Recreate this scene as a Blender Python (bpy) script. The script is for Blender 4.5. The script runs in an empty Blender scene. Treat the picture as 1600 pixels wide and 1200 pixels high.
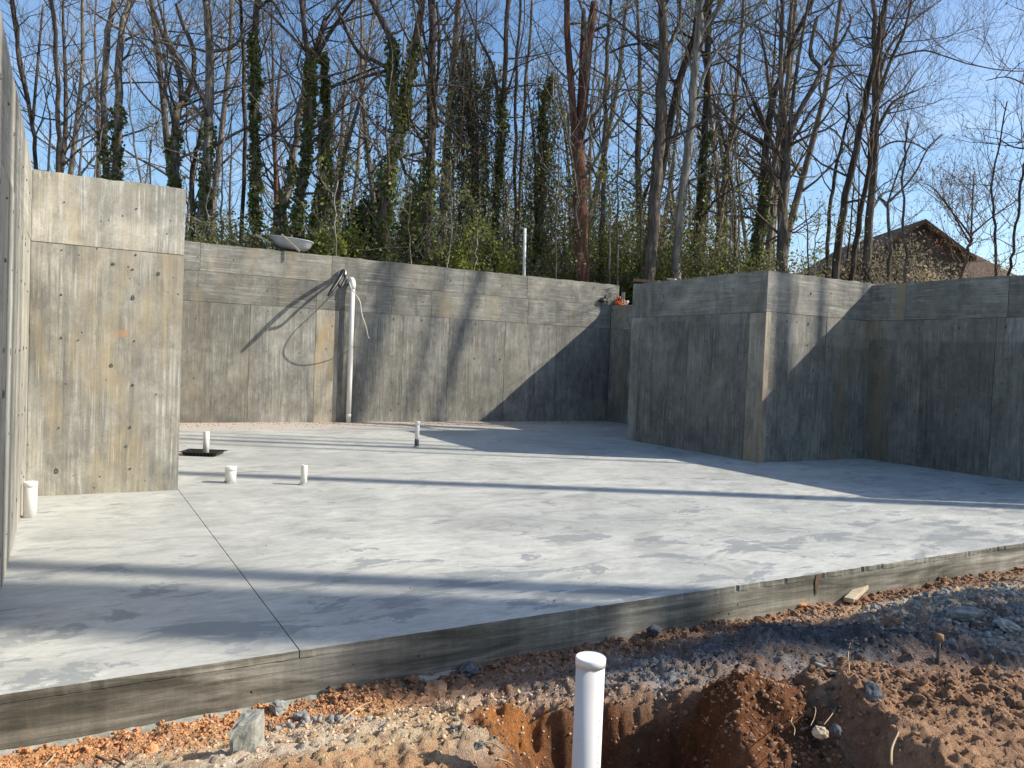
import bpy, bmesh, math, random
import numpy as np
from math import radians, sin, cos, pi, sqrt, atan2
from mathutils import Vector, Matrix

# ------------------------------------------------------------------ camera, sky, sun, exposure
SC = bpy.context.scene
COL = SC.collection
F_PX, PITCH, ROLL, EYE = 1224.2, radians(1.767), radians(2.297), 1.57
cp, sp = cos(PITCH), sin(PITCH)
FWD = np.array([0, cp, -sp]); R0 = np.array([1, 0, 0.]); U0 = np.array([0, sp, cp])
CR = cos(ROLL)*R0 + sin(ROLL)*U0
CU = cos(ROLL)*U0 - sin(ROLL)*R0
camd = bpy.data.cameras.new('camera')
cam = bpy.data.objects.new('camera', camd); COL.objects.link(cam)
m = Matrix.Identity(4)
for i in range(3):
    m[i][0], m[i][1], m[i][2] = CR[i], CU[i], -FWD[i]
m[2][3] = EYE
cam.matrix_world = m
camd.sensor_width = 36; camd.lens = 36*F_PX/1600
camd.clip_start = 0.05; camd.clip_end = 2000
SC.camera = cam
SC.render.resolution_x, SC.render.resolution_y = 1024, 768
SUN_EL = radians(35)
SUN_AZ = radians(90)          # clockwise from +Y : the sun stands to the right
W_ = bpy.data.worlds.new("World"); SC.world = W_; W_.use_nodes = True
nt = W_.node_tree
for n in list(nt.nodes): nt.nodes.remove(n)
wo = nt.nodes.new('ShaderNodeOutputWorld'); bg = nt.nodes.new('ShaderNodeBackground')
sky = nt.nodes.new('ShaderNodeTexSky'); sky.sky_type = 'NISHITA'; sky.sun_disc = False
sky.sun_elevation = SUN_EL; sky.sun_rotation = SUN_AZ
sky.air_density = 1.0; sky.dust_density = 0.9; sky.ozone_density = 2.0
bg.inputs['Strength'].default_value = 0.115
tc = nt.nodes.new('ShaderNodeTexCoord'); mp = nt.nodes.new('ShaderNodeMapping')
mp.inputs['Scale'].default_value = (1.3, 1.0, 5.5); mp.inputs['Rotation'].default_value = (0.0, 0.25, 0.3)
nz = nt.nodes.new('ShaderNodeTexNoise'); nz.inputs['Scale'].default_value = 2.1; nz.inputs['Detail'].default_value = 9; nz.inputs['Roughness'].default_value = 0.6
nz.inputs['Distortion'].default_value = 0.5
rp = nt.nodes.new('ShaderNodeValToRGB'); rp.color_ramp.elements[0].position = 0.50; rp.color_ramp.elements[1].position = 0.84
rp.color_ramp.elements[1].color = (0.7, 0.7, 0.7, 1)
mx = nt.nodes.new('ShaderNodeMixRGB'); mx.inputs['Color2'].default_value = (8.6, 9.0, 9.6, 1)
nt.links.new(tc.outputs['Generated'], mp.inputs['Vector']); nt.links.new(mp.outputs[0], nz.inputs['Vector'])
nt.links.new(nz.outputs['Fac'], rp.inputs['Fac']); sz = nt.nodes.new('ShaderNodeSeparateXYZ'); nt.links.new(tc.outputs['Generated'], sz.inputs[0])
lo = nt.nodes.new('ShaderNodeMapRange'); lo.inputs['From Min'].default_value = 0.08; lo.inputs['From Max'].default_value = 0.34
lo.inputs['To Min'].default_value = 1.0; lo.inputs['To Max'].default_value = 0.22; nt.links.new(sz.outputs['Z'], lo.inputs['Value'])
ml = nt.nodes.new('ShaderNodeMath'); ml.operation = 'MULTIPLY'; nt.links.new(rp.outputs[0], ml.inputs[0]); nt.links.new(lo.outputs[0], ml.inputs[1])
nt.links.new(ml.outputs[0], mx.inputs['Fac'])
hs_ = nt.nodes.new('ShaderNodeHueSaturation'); hs_.inputs['Saturation'].default_value = 1.15; hs_.inputs['Value'].default_value = 1.34
nt.links.new(sky.outputs[0], hs_.inputs['Color']); nt.links.new(hs_.outputs[0], mx.inputs['Color1']); nt.links.new(mx.outputs[0], bg.inputs['Color'])
nt.links.new(bg.outputs[0], wo.inputs['Surface'])
sd = bpy.data.lights.new('sun', 'SUN'); sd.energy = 5.0; sd.angle = radians(0.53); sd.color = (1, 0.935, 0.83)
so = bpy.data.objects.new('sun', sd); COL.objects.link(so)
so.rotation_euler = Vector((-cos(SUN_EL)*sin(SUN_AZ), -cos(SUN_EL)*cos(SUN_AZ), -sin(SUN_EL))).to_track_quat('-Z', 'Y').to_euler()
so.location = (30, 0, 40)
SC.render.engine = 'CYCLES'
SC.view_settings.view_transform = 'Standard'; SC.view_settings.look = 'None'
SC.view_settings.exposure = 0.38; SC.view_settings.gamma = 1; SC.view_settings.use_curve_mapping = False

# ------------------------------------------------------------------ geometry of the place
AN = radians(29.67)                       # the building is turned by this angle
UX = np.array([cos(AN), sin(AN), 0]); VX = np.array([-sin(AN), cos(AN), 0])
def W(u, v, z=0): return UX*u + VX*v + np.array([0, 0, z])
def ray(x, y): return FWD*F_PX + CR*(x-800) - CU*(y-600)
def at(x, y, Y):                          # the point seen in direction (x, y), Y metres ahead
    d = ray(x, y); return np.array([0, 0, EYE]) + d*(Y/d[1])
def gnd(x, y, z=0):
    d = ray(x, y); return np.array([0, 0, EYE]) + d*((z-EYE)/d[2])
def onV(x, y, vc):
    d = ray(x, y); q = np.array([0, 0, EYE]) + d*(vc/(d@VX)); return float(q@UX), float(q[2])
def onU(x, y, uc):
    d = ray(x, y); q = np.array([0, 0, EYE]) + d*(uc/(d@UX)); return float(q@VX), float(q[2])

def tag(o, label=None, cat=None, group=None, kind=None):
    if label: o['label'] = label
    if cat: o['category'] = cat
    if group: o['group'] = group
    if kind: o['kind'] = kind
    return o
def empty(name, loc=(0, 0, 0), rz=0, label=None, cat=None, group=None):
    o = bpy.data.objects.new(name, None); COL.objects.link(o)
    o.location = loc; o.rotation_euler = (0, 0, rz); o.empty_display_size = 0.1
    return tag(o, label, cat, group)
def link(name, me, mat, parent=None):
    o = bpy.data.objects.new(name, me); COL.objects.link(o)
    if mat is not None and not me.materials: me.materials.append(mat)
    if parent is not None: o.parent = parent
    return o
def mesh_np(name, V, Fs, smooth=False):
    """V (n,3), Fs list of (k,m) index arrays"""
    me = bpy.data.meshes.new(name)
    V = np.asarray(V, np.float32)
    me.vertices.add(len(V)); me.vertices.foreach_set('co', V.ravel())
    tot = sum(f.size for f in Fs); nf = sum(len(f) for f in Fs)
    me.loops.add(tot); me.polygons.add(nf)
    me.loops.foreach_set('vertex_index', np.concatenate([f.ravel() for f in Fs]).astype(np.int32))
    st = []; s = 0
    for f in Fs:
        st.append(np.arange(len(f))*f.shape[1] + s); s += f.size
    me.polygons.foreach_set('loop_start', np.concatenate(st).astype(np.int32))
    me.update(calc_edges=True); me.validate()
    if smooth: me.polygons.foreach_set('use_smooth', np.ones(nf, bool))
    return me
def box_bm(bm, x0, x1, y0, y1, z0, z1):
    vs = [bm.verts.new((x, y, z)) for z in (z0, z1) for x, y in ((x0, y0), (x1, y0), (x1, y1), (x0, y1))]
    for f in ((3, 2, 1, 0), (4, 5, 6, 7), (0, 1, 5, 4), (1, 2, 6, 5), (2, 3, 7, 6), (3, 0, 4, 7)):
        bm.faces.new([vs[i] for i in f])
def bm_obj(name, bm, mat, parent=None, smooth=False):
    bmesh.ops.recalc_face_normals(bm, faces=bm.faces)
    me = bpy.data.meshes.new(name); bm.to_mesh(me); bm.free()
    if smooth:
        for p in me.polygons: p.use_smooth = True
    return link(name, me, mat, parent)

class Tubes:
    """collects polylines with radii; builds them all as one mesh"""
    def __init__(s): s.g = {}
    def add(s, P, R, sides=3):
        P = np.asarray(P, float); s.g.setdefault((len(P), sides), []).append((P, np.asarray(R, float)))
    def arrays(s):
        VV = []; FF = []; base = 0
        for (n, k), L in s.g.items():
            P = np.stack([a for a, b in L]); R = np.stack([b for a, b in L]); K = len(L)
            T = np.gradient(P, axis=1); T /= np.linalg.norm(T, axis=2, keepdims=True)+1e-9
            D = P[:, -1]-P[:, 0]; D /= np.linalg.norm(D, axis=1, keepdims=True)+1e-9
            ref = np.where(np.abs(D[:, 2:3]) > 0.7, np.array([[1., 0.1, 0]]), np.array([[0.05, 0.02, 1.]]))[:, None, :]
            A = np.cross(T, ref); A /= np.linalg.norm(A, axis=2, keepdims=True)+1e-9
            B = np.cross(T, A)
            th = np.arange(k)*2*pi/k
            ring = A[:, :, None, :]*np.cos(th)[None, None, :, None] + B[:, :, None, :]*np.sin(th)[None, None, :, None]
            V = P[:, :, None, :] + ring*R[:, :, None, None]
            idx = np.arange(K*n*k).reshape(K, n, k) + base
            a = idx[:, :-1, :]; b = np.roll(idx, -1, axis=2)[:, :-1, :]; c = np.roll(idx, -1, axis=2)[:, 1:, :]; d = idx[:, 1:, :]
            FF.append(np.stack([a, d, c, b], -1).reshape(-1, 4)); VV.append(V.reshape(-1, 3)); base += K*n*k
            if k >= 4:
                FF.append(idx[:, -1, :].reshape(-1, k)[:, ::-1].copy()); FF.append(idx[:, 0, :].reshape(-1, k))
        by = {}
        for f in FF: by.setdefault(f.shape[1], []).append(f)
        return np.concatenate(VV), [np.concatenate(x) for x in by.values()]
    def build(s, name, mat, parent=None, origin=None, smooth=True):
        V, Fs = s.arrays()
        if origin is not None: V = V-np.asarray(origin)
        return link(name, mesh_np(name, V, Fs, smooth), mat, parent)

def leaves_np(C, size, rng, flat=0.0, aspect=1.0):
    """quad leaves at centres C (n,3)"""
    n = len(C); s = size*(0.6+0.8*rng.random(n))[:, None]
    a = rng.normal(size=(n, 3)); a[:, 2] *= (1-flat); a /= np.linalg.norm(a, axis=1, keepdims=True)
    b = rng.normal(size=(n, 3)); b[:, 2] *= (1-flat); b = b - a*(a*b).sum(1, keepdims=True); b /= np.linalg.norm(b, axis=1, keepdims=True)+1e-9
    V = np.stack([C-a*s, C-b*s*aspect*.6, C+a*s, C+b*s*aspect*.6], 1).reshape(-1, 3)
    return V, np.arange(4*n).reshape(n, 4)

# ------------------------------------------------------------------ materials
def new_mat(name):
    mt = bpy.data.materials.new(name); mt.use_nodes = True
    t = mt.node_tree; b = t.nodes['Principled BSDF']; b.inputs['Roughness'].default_value = 0.85
    b.inputs['Specular IOR Level'].default_value = 0.3
    return mt, t, b
class NT:
    def __init__(s, t): s.t = t
    def n(s, ty, **k):
        x = s.t.nodes.new(ty)
        for a, v in k.items():
            if a.startswith('i_'):
                nm = a[2:].replace('_', ' '); x.inputs[nm].default_value = v
            else: setattr(x, a, v)
        return x
    def l(s, a, b): s.t.links.new(a, b)
    def coord(s, kind='Object', scale=(1, 1, 1), off=None):
        c = s.n('ShaderNodeTexCoord'); mpn = s.n('ShaderNodeMapping'); mpn.inputs['Scale'].default_value = scale
        s.l(c.outputs[kind], mpn.inputs['Vector'])
        if off is not None: s.l(off, mpn.inputs['Location'])
        return mpn.outputs[0]
    def noise(s, vec, scale, detail=6, rough=0.6, dist=0.0):
        x = s.n('ShaderNodeTexNoise'); x.inputs['Scale'].default_value = scale; x.inputs['Detail'].default_value = detail
        x.inputs['Roughness'].default_value = rough; x.inputs['Distortion'].default_value = dist
        s.l(vec, x.inputs['Vector']); return x.outputs['Fac']
    def ramp(s, fac, stops):
        r = s.n('ShaderNodeValToRGB'); e = r.color_ramp.elements
        while len(e) < len(stops): e.new(0.5)
        for k, (p, c) in enumerate(stops):
            e[k].position = p; e[k].color = (c, c, c, 1) if not isinstance(c, tuple) else (*c, 1)
        s.l(fac, r.inputs['Fac']); return r.outputs[0]
    def mix(s, fac, a, b, mode='MIX'):
        x = s.n('ShaderNodeMixRGB', blend_type=mode)
        for sock, v in ((x.inputs['Fac'], fac), (x.inputs['Color1'], a), (x.inputs['Color2'], b)):
            if isinstance(v, (int, float)): sock.default_value = v if sock.name == 'Fac' else (v, v, v, 1)
            elif isinstance(v, tuple): sock.default_value = (*v, 1)
            else: s.l(v, sock)
        return x.outputs[0]
    def math(s, op, a, b=0.0, clamp=False):
        x = s.n('ShaderNodeMath', operation=op); x.use_clamp = clamp
        for sock, v in ((x.inputs[0], a), (x.inputs[1], b)):
            if isinstance(v, (int, float)): sock.default_value = v
            else: s.l(v, sock)
        return x.outputs[0]
    def bump(s, h, strength=0.3, dist=0.01):
        x = s.n('ShaderNodeBump'); x.inputs['Strength'].default_value = strength; x.inputs['Distance'].default_value = dist
        s.l(h, x.inputs['Height']); return x.outputs[0]

def concrete_wall(name, horizontal):
    mt, t, b = new_mat(name); k = NT(t)
    oi = k.n('ShaderNodeObjectInfo'); off = k.math('MULTIPLY', oi.outputs['Random'], 37.0)
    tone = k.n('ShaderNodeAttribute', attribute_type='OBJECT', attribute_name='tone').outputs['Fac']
    rust = k.n('ShaderNodeAttribute', attribute_type='OBJECT', attribute_name='rust').outputs['Fac']
    wet = k.n('ShaderNodeAttribute', attribute_type='OBJECT', attribute_name='wet').outputs['Fac']
    gs = (1.0, 8, 24) if horizontal else (24, 8, 0.8)
    gs2 = (0.6, 3, 7) if horizontal else (7, 3, 0.5)
    g1 = k.noise(k.coord('Object', gs, off), 1.5, 6, 0.66, 0.45)
    g2 = k.noise(k.coord('Object', gs2, off), 1.3, 5, 0.62, 1.3)
    bl = k.noise(k.coord('Object', (1, 1, 0.8), off), 1.1, 8, 0.62, 0.4)
    md = k.noise(k.coord('Object', (1, 1, 0.75), off), 5.5, 6, 0.66, 0.6)
    fine = k.noise(k.coord('Object', (1, 1, 1), off), 42, 5, 0.7)
    c = k.ramp(bl, [(0.3, (0.145, 0.139, 0.118)), (0.5, (0.225, 0.213, 0.178)), (0.7, (0.335, 0.315, 0.258))])
    mask = k.ramp(k.noise(k.coord('Object', (1, 1, 0.7), off), 2.0, 5, 0.6, 0.5), [(0.40, 0.10), (0.60, 0.85)])
    c = k.mix(mask, c, k.mix(1.0, c, k.ramp(g1, [(0.3, 0.34), (0.5, 0.51), (0.72, 0.74)]), 'OVERLAY'))
    c = k.mix(0.35, c, k.ramp(g2, [(0.34, 0.30), (0.52, 0.5), (0.7, 0.70)]), 'OVERLAY')
    c = k.mix(0.7, c, k.ramp(md, [(0.32, 0.32), (0.5, 0.5), (0.68, 0.66)]), 'OVERLAY')
    c = k.mix(0.35, c, k.ramp(fine, [(0.3, 0.3), (0.7, 0.7)]), 'OVERLAY')
    # pale lime scraped along the grain
    lime = k.math('MULTIPLY', k.ramp(g1, [(0.52, 0.0), (0.64, 1.0)]), k.ramp(k.noise(k.coord('Object', (1, 1, 1.5), off), 2.3, 6, .68, .5), [(0.46, 0.0), (0.6, 0.8)]))
    c = k.mix(lime, c, (0.42, 0.41, 0.37))
    # old form water: grey-black vertical drips
    dk = k.math('MULTIPLY', k.ramp(k.noise(k.coord('Object', (3.2, 1, 0.55), off), 1.2, 6, .68, .5), [(0.55, 0.0), (0.66, 0.6)]), 1.0)
    c = k.mix(dk, c, (0.095, 0.098, 0.09))
    # form-oil and rust
    rn = k.noise(k.coord('Object', (2.4, 1, 0.45), off), 1.0, 6, 0.66, 0.5)
    rm = k.math('MULTIPLY', k.ramp(rn, [(0.48, 0.0), (0.64, 0.85)]), k.math('MINIMUM', rust, 1.0))
    c = k.mix(rm, c, (0.33, 0.255, 0.14))
    str_ = k.math('MULTIPLY', k.math('MINIMUM', k.math('MAXIMUM', k.math('SUBTRACT', rust, 1.0), 0.0), 1.0), k.ramp(md, [(0.3, 0.35), (0.6, 0.9)]))
    c = k.mix(str_, c, k.ramp(k.noise(k.coord('Object', (2, 1, .8), off), 2.2, 5, .65), [(0.38, (0.20, 0.105, 0.05)), (0.5, (0.38, 0.26, 0.14)), (0.62, (0.44, 0.36, 0.24))]))
    rn2 = k.noise(k.coord('Object', (1, 1, 1), off), 2.6, 5, 0.6, 0.4)
    rm2 = k.math('MULTIPLY', k.ramp(rn2, [(0.68, 0.0), (0.74, 0.7)]), k.math('MINIMUM', k.math('MULTIPLY', rust, 3.0), 1.0))
    c = k.mix(rm2, c, (0.42, 0.20, 0.08))
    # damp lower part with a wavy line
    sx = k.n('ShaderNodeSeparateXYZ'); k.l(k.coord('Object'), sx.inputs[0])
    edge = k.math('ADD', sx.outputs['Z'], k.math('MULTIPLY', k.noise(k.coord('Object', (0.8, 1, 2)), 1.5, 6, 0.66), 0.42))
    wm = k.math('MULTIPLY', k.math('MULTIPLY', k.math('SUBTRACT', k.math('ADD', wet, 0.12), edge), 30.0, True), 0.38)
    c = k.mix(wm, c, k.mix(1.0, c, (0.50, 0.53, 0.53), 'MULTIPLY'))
    # small pits
    vo = k.n('ShaderNodeTexVoronoi'); vo.inputs['Scale'].default_value = 8.5; k.l(k.coord('Object', (1, 1, 1), off), vo.inputs['Vector'])
    pit = k.math('MULTIPLY', k.ramp(vo.outputs['Distance'], [(0.05, 1.0), (0.10, 0.0)]), k.ramp(k.noise(k.coord('Object', (1, 1, 1), off), 2.2, 2), [(0.5, 0.0), (0.58, 1.0)]))
    c = k.mix(pit, c, (0.05, 0.048, 0.042))
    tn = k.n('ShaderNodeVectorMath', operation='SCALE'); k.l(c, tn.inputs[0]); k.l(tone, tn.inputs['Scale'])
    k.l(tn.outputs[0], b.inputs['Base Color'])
    h = k.math('ADD', k.math('MULTIPLY', g1, 1.0), k.math('ADD', k.math('MULTIPLY', fine, 0.5), k.math('MULTIPLY', pit, -1.6)))
    k.l(k.bump(h, 0.5, 0.006), b.inputs['Normal'])
    b.inputs['Roughness'].default_value = 0.72
    return mt
M = {}
M['wall_v'] = concrete_wall('cast concrete with upright grain', False)
M['wall_h'] = concrete_wall('cast concrete with level grain', True)

def plain(name, col, rough=0.6, spec=0.3, var=0.12, scale=12.0, metal=0.0, bump=0.0, dirt=None):
    mt, t, b = new_mat(name); k = NT(t)
    n = k.noise(k.coord('Object'), scale, 6, 0.65)
    lo = tuple(max(0, c*(1-var*1.6)) for c in col); hi = tuple(min(1, c*(1+var)) for c in col)
    c = k.ramp(n, [(0.3, lo), (0.55, col), (0.75, hi)])
    if dirt:
        d = k.noise(k.coord('Object'), dirt[1], 6, 0.7)
        c = k.mix(k.ramp(d, [(dirt[2], 0.0), (dirt[2]+.12, dirt[3])]), c, dirt[0])
    k.l(c, b.inputs['Base Color']); b.inputs['Roughness'].default_value = rough
    b.inputs['Specular IOR Level'].default_value = spec; b.inputs['Metallic'].default_value = metal
    if bump: k.l(k.bump(n, bump, 0.01), b.inputs['Normal'])
    return mt
def floor_mat():
    mt, t, b = new_mat('troweled concrete floor'); k = NT(t)
    w1 = k.noise(k.coord('Object', (1, 1, 1)), 0.55, 8, 0.62, 0.7)
    # trowel sweeps: noise stretched across the view, bent
    s1 = k.noise(k.coord('Object', (1.0, 2.0, 1)), 1.9, 9, 0.68, 1.2)
    s2 = k.noise(k.coord('Object', (2.2, 7, 1)), 5.0, 6, 0.65, 0.8)
    c = k.ramp(w1, [(0.3, (0.35, 0.352, 0.325)), (0.5, (0.45, 0.448, 0.405)), (0.7, (0.55, 0.54, 0.48))])
    c = k.mix(0.75, c, k.ramp(s1, [(0.32, 0.33), (0.5, 0.5), (0.68, 0.61)]), 'OVERLAY')
    c = k.mix(0.35, c, k.ramp(s2, [(0.3, 0.32), (0.5, 0.5), (0.7, 0.66)]), 'OVERLAY')
    # darker islands where the cream wore off, crisp edges
    n3 = k.noise(k.coord('Object', (0.8, 1.7, 1)), 1.5, 9, 0.7, 0.5)
    sx = k.n('ShaderNodeSeparateXYZ'); k.l(k.coord('Object'), sx.inputs[0])
    near = k.math('SUBTRACT', 1.0, k.math('MULTIPLY', k.math('SUBTRACT', sx.outputs['Y'], 4.1), 0.30, True), True)
    thr = k.math('SUBTRACT', 0.605, k.math('MULTIPLY', near, 0.085))
    isl = k.math('MULTIPLY', k.math('MULTIPLY', k.math('SUBTRACT', n3, thr), 40.0, True), 0.75)
    c = k.mix(isl, c, (0.235, 0.25, 0.25))
    n4 = k.noise(k.coord('Object', (1.2, 5, 1)), 3.0, 8, 0.72, 0.4)
    c = k.mix(k.math('MULTIPLY', k.ramp(n4, [(0.55, 0.0), (0.62, 1.0)]), 0.28), c, (0.26, 0.27, 0.27))
    # reddish sand by the back wall
    dm = k.math('MULTIPLY', k.math('SUBTRACT', k.math('ADD', sx.outputs['Y'], k.math('MULTIPLY', k.noise(k.coord('Object', (.7, 1, 1)), 1.7, 7, .65), 1.6)), 16.45), 1.6, True)
    sand = k.ramp(k.noise(k.coord('Object'), 30, 4, .7), [(0.3, (0.42, 0.33, 0.26)), (0.7, (0.60, 0.51, 0.42))])
    c = k.mix(k.math('MULTIPLY', dm, 0.7), c, sand)
    # hairline scratches
    vo = k.n('ShaderNodeTexVoronoi', feature='DISTANCE_TO_EDGE'); vo.inputs['Scale'].default_value = 0.8
    k.l(k.coord('Object', (1, 1.2, 1)), vo.inputs['Vector'])
    hair = k.math('MULTIPLY', k.ramp(vo.outputs['Distance'], [(0.0, 1.0), (0.0035, 0.0)]), k.ramp(k.noise(k.coord('Object'), 1.2, 2), [(0.5, 0.0), (0.6, .35)]))
    c = k.mix(hair, c, (0.62, 0.62, 0.6))
    fine = k.noise(k.coord('Object'), 70, 4, .7)
    c = k.mix(0.12, c, fine, 'OVERLAY')
    k.l(c, b.inputs['Base Color'])
    k.l(k.ramp(s1, [(0.3, 0.5), (0.7, 0.72)]), b.inputs['Roughness'])
    b.inputs['Specular IOR Level'].default_value = 0.35
    k.l(k.bump(k.math('ADD', fine, k.math('MULTIPLY', s1, 2.0)), 0.12, 0.004), b.inputs['Normal'])
    return mt
def edge_mat():
    mt, t, b = new_mat('slab edge concrete'); k = NT(t)
    g = k.noise(k.coord('Object', (0.55, 1, 16)), 1.7, 7, 0.66, 1.0)
    bl = k.noise(k.coord('Object', (0.7, 1, 5)), 1.3, 7, 0.64, 0.6)
    dr = k.noise(k.coord('Object', (5, 1, 0.3)), 1.6, 5, 0.6)
    c = k.ramp(bl, [(0.36, (0.085, 0.078, 0.058)), (0.5, (0.20, 0.187, 0.145)), (0.66, (0.33, 0.315, 0.255))])
    c = k.mix(0.75, c, k.ramp(g, [(0.34, 0.24), (0.5, 0.5), (0.66, 0.74)]), 'OVERLAY')
    c = k.mix(0.5, c, k.ramp(dr, [(0.36, 0.3), (0.6, 0.6)]), 'OVERLAY')
    rn = k.noise(k.coord('Object', (2, 1, .6)), 1.7, 5, .6)
    c = k.mix(k.ramp(rn, [(0.66, 0.0), (0.76, 0.6)]), c, (0.36, 0.22, 0.10))
    fine = k.noise(k.coord('Object'), 55, 4, .7); c = k.mix(0.25, c, fine, 'OVERLAY')
    vo = k.n('ShaderNodeTexVoronoi'); vo.inputs['Scale'].default_value = 13; k.l(k.coord('Object'), vo.inputs['Vector'])
    pit = k.math('MULTIPLY', k.ramp(vo.outputs['Distance'], [(0.07, 1.0), (0.13, 0.0)]), k.ramp(k.noise(k.coord('Object'), 3, 2), [(0.52, 0.0), (0.58, 1.0)]))
    c = k.mix(pit, c, (0.035, 0.033, 0.028))
    k.l(c, b.inputs['Base Color'])
    k.l(k.bump(k.math('ADD', g, k.math('ADD', k.math('MULTIPLY', fine, .5), k.math('MULTIPLY', pit, -1.5))), 0.5, 0.006), b.inputs['Normal'])
    return mt
M['floor'] = floor_mat(); M['edge'] = edge_mat()
def dirt_mat():
    mt, t, b = new_mat('clay dirt'); k = NT(t)
    a = k.n('ShaderNodeAttribute', attribute_name='Col').outputs['Color']
    f1 = k.noise(k.coord('Object'), 24, 8, 0.75, 0.3); f2 = k.noise(k.coord('Object'), 110, 4, 0.7)
    f3 = k.noise(k.coord('Object'), 7, 8, 0.7, 0.6)
    c = k.mix(0.75, a, k.ramp(f1, [(0.3, 0.28), (0.5, 0.56), (0.7, 0.86)]), 'OVERLAY')
    c = k.mix(0.5, c, k.ramp(f3, [(0.34, 0.36), (0.5, 0.56), (0.66, 0.76)]), 'OVERLAY')
    c = k.mix(0.4, c, k.ramp(f2, [(0.3, 0.3), (0.7, 0.72)]), 'OVERLAY')
    k.l(c, b.inputs['Base Color']); b.inputs['Roughness'].default_value = 0.95; b.inputs['Specular IOR Level'].default_value = 0.15
    k.l(k.bump(k.math('ADD', f1, k.math('MULTIPLY', f2, 0.6)), 1.0, 0.04), b.inputs['Normal'])
    return mt
M['dirt'] = dirt_mat()
M['pvc'] = plain('white pvc', (0.70, 0.67, 0.61), 0.35, 0.45, 0.04, 6, dirt=((0.42, 0.34, 0.25), 9, 0.6, 0.5))
M['pvc_clean'] = plain('clean white pvc', (0.78, 0.765, 0.73), 0.32, 0.45, 0.03, 6)
M['ink'] = plain('printed ink', (0.16, 0.15, 0.16), 0.5, 0.3, 0.1)
M['black_pl'] = plain('black plastic', (0.018, 0.018, 0.019), 0.4, 0.5, 0.3, 14, dirt=((0.25, 0.24, 0.22), 20, 0.62, 0.5))
M['rope'] = plain('white cord', (0.68, 0.66, 0.6), 0.7, 0.2, 0.05)
M['steel'] = plain('grey painted steel', (0.42, 0.44, 0.465), 0.38, 0.5, 0.1, 7, dirt=((0.30, 0.27, 0.22), 5, 0.58, 0.4))
M['steel_d'] = plain('dark steel', (0.06, 0.06, 0.065), 0.5, 0.5, 0.2)
M['wood'] = plain('weathered pale wood', (0.50, 0.42, 0.29), 0.75, 0.2, 0.2, 22)
M['wood_d'] = plain('brown board', (0.25, 0.165, 0.10), 0.8, 0.2, 0.2, 15)
M['tie'] = plain('tie hole mortar', (0.15, 0.143, 0.125), 0.95, 0.1, 0.5, 40, bump=0.5)
M['tie_r'] = plain('rusty steel', (0.16, 0.075, 0.035), 0.9, 0.2, 0.4, 30)
M['orange'] = plain('orange netting', (0.75, 0.20, 0.06), 0.7, 0.2, 0.2)
M['stone_g'] = plain('grey concrete crumbs', (0.30, 0.30, 0.275), 0.95, 0.15, 0.35, 16, bump=0.8)
M['stone_d'] = plain('dark grey clay', (0.13, 0.135, 0.14), 0.95, 0.15, 0.4, 14, bump=0.9)
M['stone_t'] = plain('tan crumbs', (0.60, 0.47, 0.33), 0.95, 0.15, 0.35, 16, bump=0.8)
M['stone_r'] = plain('red clay crumbs', (0.60, 0.30, 0.14), 0.95, 0.1, 0.4, 16, bump=0.9)
M['stone_b'] = plain('brown clay clods', (0.32, 0.185, 0.11), 0.95, 0.1, 0.45, 16, bump=0.9)
M['block'] = plain('broken concrete block', (0.33, 0.325, 0.27), 0.92, 0.2, 0.25, 18, bump=0.8, dirt=((0.36, 0.2, 0.1), 5, 0.58, 0.6))
M['root'] = plain('pale root', (0.42, 0.31, 0.19), 0.8, 0.2, 0.2)
M['twig'] = plain('dead twig', (0.15, 0.10, 0.07), 0.9, 0.1, 0.2)

def bark(name, lo, hi, streak=1.0):
    mt, t, b = new_mat(name); k = NT(t)
    g = k.noise(k.coord('Object', (9, 9, 1.1)), 1.4, 6, 0.65, 0.6)
    n = k.noise(k.coord('Object'), 1.1, 5, 0.6)
    c = k.ramp(g, [(0.36, tuple(x*0.55 for x in lo)), (0.52, lo), (0.68, hi)])
    c = k.mix(0.5, c, k.ramp(n, [(0.35, 0.3), (0.65, 0.68)]), 'OVERLAY')
    k.l(c, b.inputs['Base Color']); b.inputs['Roughness'].default_value = 0.95; b.inputs['Specular IOR Level'].default_value = 0.1
    k.l(k.bump(g, 0.9, 0.04), b.inputs['Normal'])
    return mt
M['bark_grey'] = bark('grey bark', (0.19, 0.162, 0.13), (0.39, 0.34, 0.28))
M['bark_brown'] = bark('brown bark', (0.13, 0.106, 0.084), (0.28, 0.23, 0.18))
M['bark_red'] = bark('reddish flaking bark', (0.15, 0.075, 0.05), (0.34, 0.20, 0.14))
M['bark_dark'] = bark('dark bark', (0.085, 0.066, 0.052), (0.19, 0.15, 0.12))
M['bark_pale'] = bark('pale bark', (0.27, 0.245, 0.205), (0.46, 0.42, 0.35))
def leafm(name, cols, scale=1.6, rough=0.6, trans=0.25):
    mt, t, b = new_mat(name); k = NT(t)
    n = k.noise(k.coord('Object'), scale, 3, 0.6); n2 = k.noise(k.coord('Object'), 19.0, 2, 0.7)
    f = k.math('ADD', k.math('MULTIPLY', n, 0.5), k.math('MULTIPLY', n2, 0.5))
    st = [(0.33+0.34*i/(len(cols)-1), c) for i, c in enumerate(cols)]
    c = k.ramp(f, st); k.l(c, b.inputs['Base Color']); b.inputs['Roughness'].default_value = rough
    tr = k.n('ShaderNodeBsdfTranslucent'); k.l(c, tr.inputs['Color'])
    ms = k.n('ShaderNodeMixShader'); ms.inputs[0].default_value = trans
    out = [x for x in t.nodes if x.type == 'OUTPUT_MATERIAL'][0]
    k.l(b.outputs[0], ms.inputs[1]); k.l(tr.outputs[0], ms.inputs[2]); k.l(ms.outputs[0], out.inputs['Surface'])
    return mt
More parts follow.
